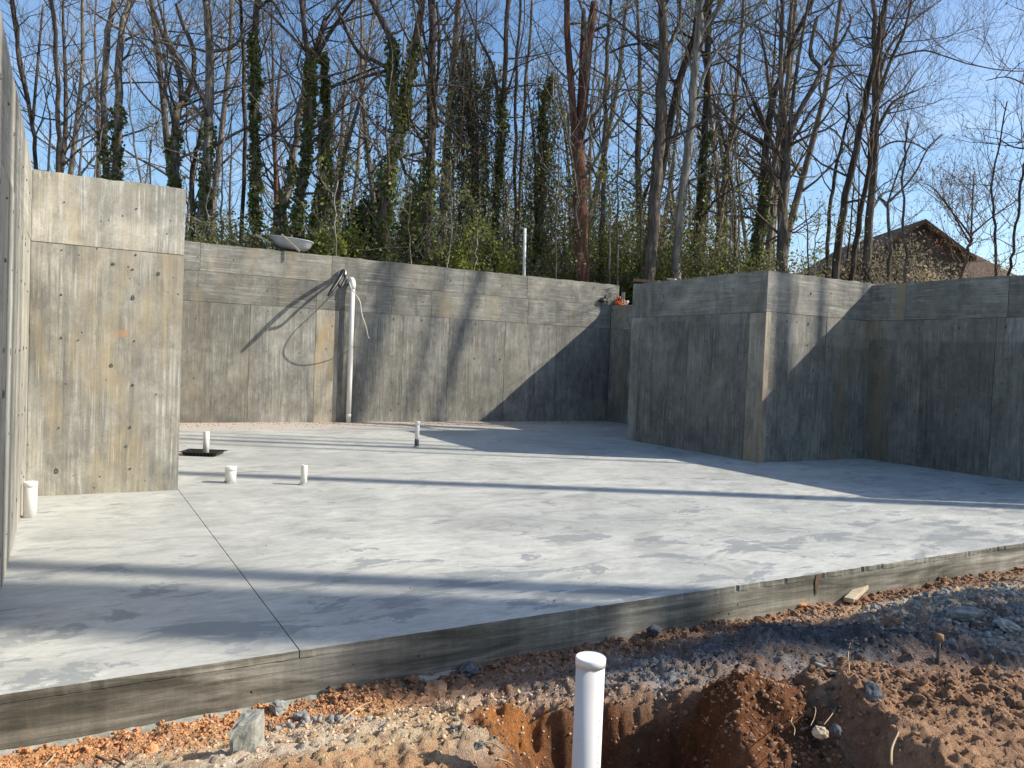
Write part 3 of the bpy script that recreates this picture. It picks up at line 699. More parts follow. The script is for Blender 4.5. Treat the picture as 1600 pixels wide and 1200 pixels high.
T = Tubes(); T.add(pts, np.full(len(pts), 0.028), 10); T.build('inner_hose', M['black_pl'], hs, origin=hs.location)
rp_ = empty('hanging_cord', tuple(W(5.56, 17.34, 3.23)), 0, 'thin white stiff cord looping out of the back wall beside the upright pipe', 'cord')
pts = spline(uvw([(5.50, 17.35, 3.22), (5.48, 17.15, 3.13), (5.46, 16.94, 3.0), (5.46, 16.68, 2.88), (5.53, 16.54, 2.70), (5.60, 16.58, 2.42), (5.74, 16.70, 2.18), (5.88, 16.95, 1.98), (6.0, 17.2, 1.93)]), 8)
T = Tubes(); T.add(pts, np.full(len(pts), 0.011), 8); T.build('cord_strand', M['rope'], rp_, origin=rp_.location)
T = Tubes(); rng = np.random.default_rng(4)
for i in range(7):
    b = W(5.50, 17.31, 3.22); e = b+rng.normal(size=3)*np.array([.06, .03, .05])
    T.add([b, (b+e)/2+rng.normal(size=3)*0.01, e], [0.006, 0.005, 0.003], 4)
T.build('wire_tie', M['rope'], rp_, origin=rp_.location)
# black strap tuft and stub near the right top of the back wall
q = onV(941, 470, 17.35); bs = empty('black_bracket', tuple(W(q[0], 17.3, q[1])), AN, 'small black bundle stuck on the back wall just left of its right corner', 'bracket')
bm = bmesh.new(); bmesh.ops.create_icosphere(bm, subdivisions=2, radius=0.11); rr = random.Random(3)
for v_ in bm.verts: v_.co = Vector((v_.co.x*1.2, v_.co.y*.6, max(-0.03, v_.co.z*.75)))*rr.uniform(.85, 1.15)
bm_obj('bundle', bm, M['black_pl'], bs)
T = Tubes(); T.add([(0.03, 0, 0.05), (0.05, -0.02, 0.13), (0.10, -0.03, 0.17)], [0.03, 0.022, 0.012], 7); T.add([(0.1, 0, 0), (0.15, -.02, -.06)], [0.02, 0.012], 6); T.build('strap', M['black_pl'], bs)
T = Tubes(); T.add([(-0.03, 0.03, -0.04), (-0.03, 0.035, -0.14), (-0.025, 0.035, -0.22)], [0.012, 0.01, 0.006], 5); T.build('rust_drip', M['tie_r'], bs)
# odds and ends lying on the low wall of the gap
q = onU(962, 462, 12.99)
def lump(name, label, cat, loc, r, mat, sc=(1, 1, 1), seed=0, sub=2, rough=0.25):
    rr = np.random.default_rng(seed); bm = bmesh.new(); bmesh.ops.create_icosphere(bm, subdivisions=sub, radius=1)
    dirs = rr.normal(size=(7, 3)); dirs /= np.linalg.norm(dirs, axis=1, keepdims=True); cut = rr.uniform(0.55, 0.95, 7)
    for v_ in bm.verts:
        c = np.array(v_.co)
        for d, k_ in zip(dirs, cut):
            e = c@d
            if e > k_: c = c-d*(e-k_)*0.85
        c = c*(1+rr.normal()*rough*0.25)*np.array(sc)*r
        v_.co = c
    o = bm_obj(name, bm, mat); o.location = loc; o.rotation_euler = (rr.uniform(-.3, .3), rr.uniform(-.3, .3), rr.uniform(0, 6)); return tag(o, label, cat)
T = Tubes(); a = at(969, 473, 21.35); rng = np.random.default_rng(12)
on = empty('orange_netting', tuple(a), 0, 'crumpled orange netting beyond the low wall in the gap', 'netting')
for i in range(26):
    p = a+rng.normal(size=(4, 3))*np.array([0.075, 0.05, 0.075]); T.add(spline(p, 4), np.full(13, 0.018), 4)
T.build('netting_strands', M['orange'], on, origin=a)
lump('white_scrap', 'small white scrap beside the crumpled orange netting', 'scrap', tuple(at(980, 473, 21.2)), 0.07, M['pvc'], (.7, .6, 1), 3)
a = at(990, 466, 21.5); bm = bmesh.new(); rr = random.Random(5); gx = []
for i in range(9):
    gx.append([bm.verts.new((-.45+.11*i, -.1+.1*j+rr.uniform(-.03, .03), -0.05*abs(i-1)+0.12*sin(i*1.7+j)*.5+rr.uniform(-.02, .02)-0.05*j)) for j in range(6)])
for i in range(8):
    for j in range(5): bm.faces.new((gx[i][j], gx[i+1][j], gx[i+1][j+1], gx[i][j+1]))
o = bm_obj('black_tarp', bm, M['black_pl'], smooth=True); o.location = a; tag(o, 'slumped black plastic sheet in the gap left of the projecting corner', 'tarp')
def beam(name, A, B, w, h, mat, label=None, cat=None, parent=None):
    A = np.array(A); B = np.array(B); d = (B-A); L = np.linalg.norm(d); bm = bmesh.new()
    box_bm(bm, 0, L, -w/2, w/2, -h/2, h/2); bmesh.ops.bevel(bm, geom=bm.edges[:], offset=min(w, h)*0.08, segments=1, affect='EDGES')
    o = bm_obj(name, bm, mat, parent); q = Vector(d).to_track_quat('X', 'Z'); o.rotation_mode = 'XYZ'; o.rotation_euler = q.to_euler()
    o.location = Vector(A) - (Vector(parent.location) if parent else Vector((0, 0, 0)))
    return tag(o, label, cat)
beam('loose_board', at(993, 438, 17.6), at(1032, 441, 17.1), 0.18, 0.06, M['wood_d'], 'short brown board resting on top of the projecting corner at its left end', 'board')
beam('wood_scrap', at(1044, 436, 16.4), at(1056, 437, 16.3), 0.1, 0.035, M['stone_t'], 'thin pale offcut on top of the projecting corner right of the brown board', 'board')
beam('form_stake', W(13.1, 17.1, 2.9), W(13.1, 17.1, 3.52), 0.09, 0.09, M['stone_g'], 'short upright concrete-stained post beside the right end of the long back wall', 'post')
# white riser pipe behind the back wall
vp = empty('vent_riser', tuple(at(819, 440, 21.2)*np.array([1, 1, 0])+np.array([0, 0, 3.3])), 0, 'slender white pipe standing up behind the long back wall', 'pipe')
T = Tubes(); b0_ = np.array(vp.location); t0_ = at(820, 357, 21.2); T.add([b0_-b0_, (t0_-b0_)*.5, t0_-b0_], [0.045]*3, 12); T.build('pipe', M['pvc_clean'], vp)
# cable strung through the trees by the gap
T = Tubes(); T.add(spline([at(820, 416, 22.6), at(905, 428, 22.6), at(955, 434, 22.6), at(1010, 437, 22.6)], 6), np.full(19, 0.008), 4)
o = T.build('slack_wire', M['steel_d']); tag(o, 'thin slack wire strung just above the right half of the back wall', 'wire')

# wheelbarrow lying behind the back wall
wbY = 17.45
wb = empty('wheelbarrow', tuple(at(455, 388, wbY)), 0, 'grey wheelbarrow tipped forward behind the top of the long back wall', 'wheelbarrow')
O = np.array(wb.location)
px = lambda x, y, dy=0: at(x, y, wbY+dy)-O
# tray: lofted between rim and bottom loops; left/right = length, depth away from camera
def loop(xl, yl, xr, yr, w, n=24, sq=3.2):
    A = px(xl, yl); B = px(xr, yr); c = (A+B)/2; h = (B-A)/2; out = []
    for i in range(n):
        a = 2*pi*i/n; ca = np.sign(cos(a))*abs(cos(a))**(2/sq); sa = np.sign(sin(a))*abs(sin(a))**(2/sq)
        taper = 1-0.12*ca
        out.append(c+h*ca+np.array([0, 1, 0])*w*sa*taper+np.array([0, 0, 1])*0.0*sa)
    return out
loops = [loop(424, 371, 487.5, 380, .31), loop(422.5, 370.2, 489, 379.4, .335), loop(422.5, 369, 489, 378.2, .335), loop(424, 369.8, 487.5, 379, .318), loop(430, 378, 483, 387, .27), loop(437, 385, 476, 392, .20), loop(445, 387, 470, 391, .1)]
bm = bmesh.new(); vl_ = [[bm.verts.new(p) for p in L] for L in loops]
for a, b in zip(vl_, vl_[1:]):
    for i in range(24): bm.faces.new((a[i], a[(i+1) % 24], b[(i+1) % 24], b[i]))
bm.faces.new(vl_[-1])
o = bm_obj('tray', bm, M['steel'], wb, smooth=True); sm = o.modifiers.new('s', 'SOLIDIFY'); sm.thickness = 0.006
beam('handle', at(399, 366.5, wbY+.28), at(424, 381, wbY+.28), 0.04, 0.045, M['wood'], parent=wb)
beam('handle', at(440, 366.5, wbY-.38), at(468, 392.5, wbY-.38), 0.04, 0.04, M['wood'], parent=wb)
T = Tubes()
T.add([px(424, 381, .25), px(445, 389, .2), px(462, 393, .1)], [0.022]*3, 8); T.build('frame', M['steel_d'], wb)
T = Tubes(); T.add([px(456, 384, -.1), px(456, 390, -.1)], [0.02]*2, 8); T.add([px(457, 386, .2), px(457, 391, .2)], [0.02]*2, 8); T.build('leg', M['steel'], wb)
# wheel with tyre under the nose
bm = bmesh.new(); c = px(474, 409); 
n = 24; mm = 8; rr_ = [[bm.verts.new(c+np.array([cos(2*pi*i/n)*(.15+.035*cos(2*pi*j/mm)), .035*sin(2*pi*j/mm), sin(2*pi*i/n)*(.15+.035*cos(2*pi*j/mm))])) for j in range(mm)] for i in range(n)]
for i in range(n):
    for j in range(mm): bm.faces.new((rr_[i][j], rr_[(i+1) % n][j], rr_[(i+1) % n][(j+1) % mm], rr_[i][(j+1) % mm]))
bm_obj('wheel', bm, M['black_pl'], wb, smooth=True)

# ------------------------------------------------------------------ foreground pipe
c = at(923, 1030, 2.97); pz = float(c[2])
fp = empty('capped_drain_pipe', (float(c[0]), float(c[1]), -0.75), 0, 'thick white capped pipe rising from the trench in the foreground', 'pipe')
fp.rotation_euler = (0.0, 0.0, 0)
h = pz+0.75
cyl('pipe', M['pvc'], fp, 0.0555, 0.0555, -0.1, h-0.02, n=48)
o = cyl('cap', M['pvc_clean'], fp, 0.0585, 0.0582, h-0.022, h+0.01, n=64, bev=0.0025)
bm = bmesh.new(); rr = random.Random(9)
z = h-0.05
while z > 0.15:       # a line of illegible print down the side
    L = rr.uniform(0.004, 0.013)
    if rr.random() < 0.8:
        a0 = radians(-47)+rr.uniform(-.02, .02)
        for q in range(rr.choice((1, 2, 2))):
            aa = a0+q*0.06; wd = rr.uniform(.02, .05)
            vs_ = [bm.verts.new((cos(t_a)*0.0559, sin(t_a)*0.0559, zz)) for t_a, zz in ((aa, z-L), (aa+wd, z-L), (aa+wd*.8, z), (aa, z))]
            bm.faces.new(vs_)
    z -= L+rr.uniform(0.004, 0.009)
tag(bm_obj('printed_marks', bm, M['ink'], fp), kind='stuff')

# ------------------------------------------------------------------ stones, clods, roots
def rock_variants(n, rng, sub=1):
    out = []
    for i in range(n):
        bm = bmesh.new(); bmesh.ops.create_icosphere(bm, subdivisions=sub, radius=1)
        V = np.array([v_.co[:] for v_ in bm.verts]); F = np.array([[v_.index for v_ in f.verts] for f in bm.faces]); bm.free()
        d = rng.normal(size=(6, 3)); d /= np.linalg.norm(d, axis=1, keepdims=True)
        for dd in d:
            e = V@dd; k_ = rng.uniform(.4, .9); V = V-np.maximum(e-k_, 0)[:, None]*dd*.9
        V = V*(1+rng.normal(size=(len(V), 1))*0.20)*rng.uniform(.5, 1.25, 3); out.append((V, F))
    return out
def scatter(name, n, gen, size, mat, seed, sub=1, kind='stuff', sink=0.12):
    rng = np.random.default_rng(seed); var = rock_variants(10, rng, sub); XY = gen(rng, n)
    x, y = XY[:, 0], XY[:, 1]; u = x*cos(AN)+y*sin(AN); v = -x*sin(AN)+y*cos(AN)
    ok = (v < SLAB_V-0.01) & (u > -0.5); x, y, u, v = x[ok], y[ok], u[ok], v[ok]; n = len(x)
    z = H_dirt(u, v); s = size[0]*(size[1]/size[0])**(rng.random(n)**2.2)
    VV = []; FF = []; b = 0; vi = rng.integers(0, 10, n)
    for q in range(10):
        k_ = np.where(vi == q)[0]
        if not len(k_): continue
        V, F = var[q]; a = rng.random(len(k_))*6.28; ca, sa = np.cos(a), np.sin(a)
        P = V[None]*s[k_][:, None, None]
        Xr = P[..., 0]*ca[:, None]-P[..., 1]*sa[:, None]; Yr = P[..., 0]*sa[:, None]+P[..., 1]*ca[:, None]
        P = np.stack([Xr+x[k_][:, None], Yr+y[k_][:, None], P[..., 2]*0.8+(z[k_]+s[k_]*sink)[:, None]], -1)
        VV.append(P.reshape(-1, 3)); FF.append((F[None]+np.arange(len(k_))[:, None, None]*len(V)+b).reshape(-1, 3)); b += len(k_)*len(V)
    o = link(name, mesh_np(name, np.concatenate(VV), [np.concatenate(FF)], False), mat); return tag(o, kind=kind)
def g_blob(*blobs):
    def f(rng, n):
        w = np.array([b[4] for b in blobs]); ch = rng.choice(len(blobs), n, p=w/w.sum()); B = np.array([b[:4] for b in blobs])[ch]
        return B[:, :2]+rng.normal(size=(n, 2))*B[:, 2:4]
    return f
def g_foot(du, sv):
    def f(rng, n):
        u = rng.uniform(du[0], du[1], n); v = SLAB_V-np.abs(rng.normal(size=n))*sv
        return np.stack([u*cos(AN)-v*sin(AN), u*sin(AN)+v*cos(AN)], 1)
    return f
# crumbly red clay along the foot of the slab at left, and elsewhere
scatter('red_clay_crumbs', 8000, g_foot((-0.4, 1.5), 0.25), (0.003, 0.015), M['stone_r'], 21, 0+1)
scatter('brown_crumbs', 5000, g_foot((1.2, 8.5), 0.2), (0.004, 0.024), M['stone_b'], 22)
scatter('tan_crumbs', 5000, g_blob((-0.9, 3.45, 0.5, 0.28, 2), (0.0, 3.7, 0.4, 0.15, 1), (3.4, 5.5, 0.8, 0.3, 2), (2.0, 4.95, .5, .2, 1)), (0.003, 0.014), M['stone_t'], 23)
scatter('grey_gravel', 2600, g_blob((3.15, 4.9, 0.42, 0.30, 3), (3.5, 5.6, 0.6, 0.2, 1.5), (3.3, 4.3, 0.4, 0.25, 1), (-0.98, 3.70, 0.10, 0.05, .22), (-0.75, 3.68, .07, .04, .12)), (0.006, 0.034), M['stone_g'], 24)
scatter('dark_clay_crumbs', 4200, g_blob((1.5, 4.3, 0.6, 0.3, 2), (0.7, 4.0, 0.5, 0.2, 1), (-0.1, 3.3, 0.3, 0.1, .3), (2.3, 4.0, .5, .4, 1)), (0.003, 0.014), M['stone_d'], 25)
scatter('clay_crumbs', 4500, g_blob((1.9, 3.5, 0.45, 0.28, 2), (1.0, 3.4, 0.3, 0.15, 1), (1.2, 3.1, .5, .3, 1)), (0.004, 0.020), M['stone_b'], 26)
# crumbs that lie on the slab itself, mostly by the back wall
rng = np.random.default_rng(31); var = rock_variants(6, rng, 1); VV = []; FF = []; b = 0
for i in range(700):
    if i < 660: u, v = rng.uniform(1.2, 12.7), 17.3-abs(rng.normal())*0.55
    else: u, v = rng.uniform(0, 10), rng.uniform(4.2, 9.2)
    s = rng.uniform(.004, .012)*(1.6 if rng.random() < .04 else 1)*(1 if i < 660 else .5); V, F = var[i % 6]
    VV.append(V*s+W(u, v, s*.4)); FF.append(F+b); b += len(V)
o = link('floor_crumbs', mesh_np('floor_crumbs', np.concatenate(VV), [np.concatenate(FF)]), M['stone_b']); tag(o, kind='stuff')

def on_dirt(x, y, lift=0.0, z=-0.1):
    for _ in range(5):
        p = gnd(x, y, z); u, v = float(p@UX), float(p@VX); z = float(H_dirt(np.array([u]), np.array([min(v, SLAB_V-.02)]))[0])
    p = gnd(x, y, z); return (float(p[0]), float(p[1]), z+lift)
def fitblk():
    # broken concrete block: skewed wedge standing on edge
    o = empty('broken_block', on_dirt(379, 1178, -.01), 0.0, 'pale broken concrete block standing on edge in the red clay, casting a dark shadow', 'block')
    P = [(-0.035, -0.03, -.04), (0.045, 0.01, -.03), (0.065, 0.075, -.03), (-0.03, 0.075, -.04), (-0.045, -0.035, 0.115), (0.048, 0.0, 0.145), (0.062, 0.06, 0.168), (-0.022, 0.055, 0.162)]
    bm = bmesh.new(); vs_ = [bm.verts.new(p) for p in P]
    for f in ((3, 2, 1, 0), (4, 5, 6, 7), (0, 1, 5, 4), (1, 2, 6, 5), (2, 3, 7, 6), (3, 0, 4, 7)): bm.faces.new([vs_[i] for i in f])
    bmesh.ops.subdivide_edges(bm, edges=bm.edges[:], cuts=5, use_grid_fill=True); rr = random.Random(2)
    for v_ in bm.verts:
        k_ = 0.0015 if v_.co.x > 0.0 else 0.004
        v_.co += Vector((rr.gauss(0, k_), rr.gauss(0, k_), rr.gauss(0, k_)))
    b_ = bm_obj('block_body', bm, M['block'], o); return o
fitblk()
rocks = [
 (405, 1080, .042, 'stone_b', 'rounded brown stone leaning against the slab face at left', (.75, .8, 1.25), 'stone'),
 (433, 1112, .050, 'stone_g', 'lumpy pale grey clump right of the broken block', (1, 1, .8), 'clump'),
 (470, 1122, .034, 'stone_g', 'smaller grey clump between the first grey clump and the curved root', (1.1, 1, .8), 'clump'),
 (236, 1174, .032, 'stone_r', 'orange clay stone in the lower left', (1, 1, .8), 'stone'),
 (502, 1082, .045, 'stone_d', 'flat grey flake at the foot of the slab', (1.2, 1, .3), 'stone'),
 (732, 1052, .085, 'stone_d', 'dark crusted grey clod left of the foreground pipe', (1.1, .8, .55), 'clod'),
 (680, 1085, .075, 'stone_b', 'flat brown-grey clod below the dark crusted clod', (1.3, .9, .35), 'clod'),
 (769, 1018, .032, 'stone_d', 'small grey stone against the slab above the dark crusted clod', (1, .9, .9), 'stone'),
 (800, 1020, .05, 'stone_b', 'reddish clod beside the small grey stone by the slab', (1.3, .8, .5), 'clod'),
 (870, 1012, .060, 'stone_d', 'jagged dark clod just behind the cap of the foreground pipe', (1, .8, .9), 'clod'),
 (940, 1002, .065, 'stone_d', 'large rough grey clod right of the foreground pipe by the slab', (1.3, .8, .7), 'clod'),
 (985, 998, .050, 'stone_d', 'angular dark clod second from the pipe by the slab', (.9, .8, .85), 'clod'),
 (1023, 990, .052, 'stone_d', 'smooth grey clod at the right end of the row by the slab', (1.2, .8, .7), 'clod'),
 (744, 1171, .030, 'stone_d', 'dark round stone in the pipe shadow at the trench rim', (1, 1, .9), 'stone'),
 (1110, 1000, .045, 'stone_b', 'brown clod under the middle of the slab face', (1.2, .8, .6), 'clod'),
 (1190, 972, .055, 'stone_b', 'heaped brown clod by the slab left of the wood offcut', (1.4, .8, .6), 'clod'),
 (1250, 948, .05, 'stone_r', 'orange clod at the slab foot left of the wood offcut', (1.3, .8, .5), 'clod'),
 (1393, 980, .062, 'stone_b', 'isolated brown rock in the grey dirt at middle right', (1.2, .8, .65), 'stone'),
 (1332, 992, .055, 'stone_b', 'low flat brown clod left of the isolated brown rock', (1.5, .8, .35), 'clod'),
 (1368, 925, .045, 'stone_d', 'dark clod just right of the wood offcut', (1.2, .8, .6), 'clod'),
 (1368, 952, .04, 'stone_g', 'small pale grey rock below the dark clod near the offcut', (1, .8, .7), 'stone'),
 (1508, 964, .085, 'stone_g', 'largest pale grey rock in the gravel at right', (1.3, .9, .5), 'stone'),
 (1575, 985, .085, 'stone_g', 'long grey rock at the right edge among the gravel', (1.5, .8, .5), 'stone'),
 (1282, 1150, .034, 'stone_t', 'tan rounded clod at the rim of the lower right pit', (1, .9, .75), 'clod'),
 (1305, 1145, .024, 'stone_d', 'grey clump touching the tan rounded clod', (1, .9, .9), 'clump'),
 (1345, 1120, .045, 'stone_b', 'brown clod below the stake in the shaded hollow', (1, .9, .8), 'clod'),
 (1362, 1090, .045, 'stone_d', 'dark grey clod at the left foot of the brown heap', (.9, .9, 1), 'clod'),
]
for i, (x, y, r, mt, lb, sc, cat) in enumerate(rocks):
    p = on_dirt(x, y, r*sc[2]*0.45)
    lump(cat if cat != 'clump' else 'grout_clump', lb, cat, p, r, M[mt], sc, seed=i+50, sub=3, rough=0.32)
# lumpy clods along the slab foot and on the heap: things of one look
rng = np.random.default_rng(77)
protos = [lump('clod', 'small brown clay clod in the row along the foot of the slab', 'clod', (0, 0, 0), 1.0, M['stone_b'], (1, .85, .65), seed=200+i, sub=2, rough=.35).data for i in range(4)]
for o in [o for o in bpy.data.objects if o.name.startswith('clod') and o.data in protos]: bpy.data.objects.remove(o)
for i in range(64):
    u = 1.5+6.8*(i+rng.random())/64; v = SLAB_V-0.035-0.10*rng.random()**1.6; z = float(H_dirt(np.array([u]), np.array([v]))[0]); p = W(u, v, z); r = rng.uniform(.018, .042)
    o = bpy.data.objects.new('clod', protos[i % 4]); COL.objects.link(o); o.location = (p[0], p[1], p[2]+r*.3); o.scale = (r, r, r); o.rotation_euler = (rng.uniform(-.5, .5), rng.uniform(-.5, .5), rng.uniform(0, 6))
    tag(o, 'small brown clay clod in the row along the foot of the slab', 'clod', 'small clods along the foot of the slab')
for i in range(70):
    x = rng.uniform(1.35, 2.35); y = rng.uniform(3.0, 3.9); u = x*cos(AN)+y*sin(AN); v = -x*sin(AN)+y*cos(AN); z = float(H_dirt(np.array([u]), np.array([v]))[0]); r = rng.uniform(.014, .038)
    o = bpy.data.objects.new('clod', protos[i % 4]); COL.objects.link(o); o.location = (x, y, z+r*.2); o.scale = (r, r, r); o.rotation_euler = (rng.uniform(-.5, .5), rng.uniform(-.5, .5), rng.uniform(0, 6))
    tag(o, 'small brown clay clod on the heap at lower right', 'clod', 'small clods on the clay heap')
# roots, twigs, stake, offcut
def strand(name, label, cat, pts, r, mat, lift=0.012, n=5):
    P = []
    for (x, y, *l) in pts:
        p = on_dirt(x, y); P.append((p[0], p[1], p[2]+(l[0] if l else lift)))
    S_ = spline(P, n); o = empty(name, tuple(S_[0]), 0, label, cat)
    T = Tubes(); T.add(S_, np.linspace(r, r*.6, len(S_)), 6); T.build('strand', mat, o, origin=S_[0]); return o
strand('root', 'curved pale root on the orange clay in the lower middle left', 'root', [(531, 1132), (548, 1118), (562, 1108), (580, 1100)], .006, M['root'])
strand('root', 'pale hooked root hanging in the trench left of the pipe', 'root', [(880, 1098, .0), (886, 1112, .06), (884, 1128, .12), (878, 1142, .14), (884, 1155, .1)], .003, M['root'])
strand('root', 'pale root at the left trench rim beside the pipe shadow', 'root', [(752, 1162), (770, 1166), (788, 1178)], .004, M['root'])
strand('root', 'lowest pale root at the trench rim', 'root', [(778, 1190), (792, 1194), (802, 1200)], .004, M['root'])
strand('wire', 'long thin pale string running down the grey heap at right', 'wire', [(1328, 1010), (1325, 1030), (1326, 1060, .03), (1318, 1090), (1302, 1120), (1287, 1140)], .0028, M['root'], .02)
strand('wire', 'looped thin string at the rim of the right pit', 'wire', [(1240, 1122), (1236, 1135), (1241, 1150, .03), (1240, 1165, .04)], .0025, M['root'], .02)
strand('wire', 'thin curled string between the looped string and the tan clod', 'wire', [(1262, 1112, .03), (1273, 1120, .04), (1272, 1132, .03), (1266, 1142)], .0022, M['root'], .02)
strand('root', 'forked pale root at the bottom of the lower right pit', 'root', [(1392, 1200), (1393, 1182, .03), (1403, 1165, .05)], .005, M['root'])
strand('root', 'short pale root on the side of the brown heap', 'root', [(1484, 1070, .01), (1486, 1083, .02), (1486, 1096, .02)], .006, M['root'])
strand('twig', 'dark bent twig at the lower left edge of the frame', 'twig', [(150, 1186), (165, 1192), (178, 1190), (195, 1200)], .006, M['twig'])
strand('twig', 'pale pair of dry stems at the lower left', 'twig', [(70, 1200), (80, 1190), (86, 1182)], .005, M['wood'])
strand('twig', 'long thin twig lying at the right edge by the slab', 'twig', [(1545, 918, .02), (1570, 912, .03), (1597, 914, .03)], .006, M['twig'])
strand('twig', 'brown twig lying across the heap crest at right', 'twig', [(1362, 1044), (1385, 1050, .03), (1420, 1058, .03), (1468, 1062)], .006, M['root'])
a = on_dirt(1326, 944, .03); b_ = on_dirt(1352, 926, .07)
beam('wood_offcut', a, b_, 0.075, 0.035, M['wood'], 'short pale wooden offcut leaning on the clods by the slab', 'offcut')
a = on_dirt(1277, 1043, .02); b_ = on_dirt(1304, 1058, .02)
beam('wood_sliver', a, b_, 0.03, 0.012, M['stone_g'], 'grey wooden sliver lying on the grey heap', 'offcut')
a = on_dirt(1464, 1046, 0); st = empty('marker_stake', a, 0, 'short upright rusty-topped stake in the grey dirt at right', 'stake')
T = Tubes(); T.add([(0, 0, -.03), (0.002, 0, .1), (.004, 0, .165)], [.009, .008, .008], 8); T.build('stake_shaft', M['stone_d'], st)
T = Tubes(); T.add([(.004, 0, .155), (.004, 0, .185)], [.022, .02], 8); T.build('stake_head', M['wood_d'], st)
# loose scrap on the dirt
lump('white_chip', 'tiny white plastic chip on the brown dirt left of the pipe', 'scrap', on_dirt(817, 1051, .01), .014, M['pvc'], (1, .5, .5), 5)
# chipped notch in the slab edge
q = W(*[onV(1277, 905, SLAB_V)[0], SLAB_V-0.004])
bm = bmesh.new(); rr = random.Random(4); pr = [(-.015, .0), (.03, .002), (.05, -.01), (.03, -.05), (.012, -.10), (.0, -.17), (-.025, -.12), (-.03, -.06)]
fr = [bm.verts.new((x+rr.uniform(-.004, .004), -0.003, z)) for x, z in pr]; bk = [bm.verts.new((x*.8, 0.0, z*.96)) for x, z in pr]
bm.faces.new(fr)
for i in range(len(pr)): bm.faces.new((fr[i], bk[i], bk[(i+1) % len(pr)], fr[(i+1) % len(pr)]))
o = bm_obj('broken_notch', bm, M['twig'], slab); o.location = (onV(1277, 905, SLAB_V)[0], SLAB_V-0.002, -0.004)

# ------------------------------------------------------------------ the woods
def grow(T, P0, d, L, r, lev, maxl, rng, up=0.25, wig=0.22, npt=5, kids=(7, 5), tips=None):
    """a branch with its twigs"""
    P = [np.array(P0, float)]; d = d/np.linalg.norm(d); st = L/(npt-1)
    for i in range(npt-1):
        d = d+rng.normal(size=3)*wig+np.array([0, 0, up/npt]); d /= np.linalg.norm(d); P.append(P[-1]+d*st)
    P = np.array(P); R = np.linspace(r, r*0.3, npt)
    T.add(P, R, 5 if r > 0.04 else (4 if r > 0.018 else 3))
    if tips is not None and lev >= 2: tips.append(P[-1]); tips.append(P[len(P)//2])
    if lev >= maxl: return
    n = kids[lev-1] if lev-1 < len(kids) else 3
    for j in range(n):
        t = 0.2+0.8*(j+rng.random())/n; f = t*(npt-1); i = min(int(f), npt-2); q = P[i]+(P[i+1]-P[i])*(f-i)
        ax = P[i+1]-P[i]; ax /= np.linalg.norm(ax); s = rng.normal(size=3); s -= ax*(s@ax); s /= np.linalg.norm(s)+1e-9
        dd = ax*rng.uniform(.5, 1.0)+s*rng.uniform(.5, .95)+np.array([0, 0, .18])
        rr = max(0.0042, R[i]*0.46)
        grow(T, q, dd, L*rng.uniform(.32, .6), rr, lev+1, maxl, rng, up, wig, 4 if lev == 1 else 3, kids, tips)
def ivy_leaves(path, rad, z0, z1, n, rng, spread=0.075):
    P = np.array(path); R = np.array(rad); seg = np.linalg.norm(np.diff(P, axis=0), axis=1); cum = np.concatenate([[0], np.cumsum(seg)])
    t = rng.random(n)*cum[-1]; X_ = np.stack([np.interp(t, cum, P[:, k_]) for k_ in range(3)], 1); rr = np.interp(t, cum, R)
    lump_ = 0.5+0.5*np.sin(t*2.1+P[0, 0]*7)+0.4*np.sin(t*5.3)
    a = rng.random(n)*6.283; off = rr+0.01+np.abs(rng.normal(size=n))*spread*(0.35+0.5*lump_)
    X_ = X_+np.stack([np.cos(a)*off, np.sin(a)*off, rng.normal(size=n)*.05], 1)
    keep = (np.sin(X_[:, 2]*3.1+a*1.0+P[0, 0])+.8*np.sin(X_[:, 2]*7.3-a*2+P[0, 1])+rng.normal(size=n)*.5) > -0.55
    return X_[(X_[:, 2] > z0) & (X_[:, 2] < z1) & keep]
def pxpath(pts, Y):
    return [at(x, y, Y) for x, y in pts]
class G_: n = 0
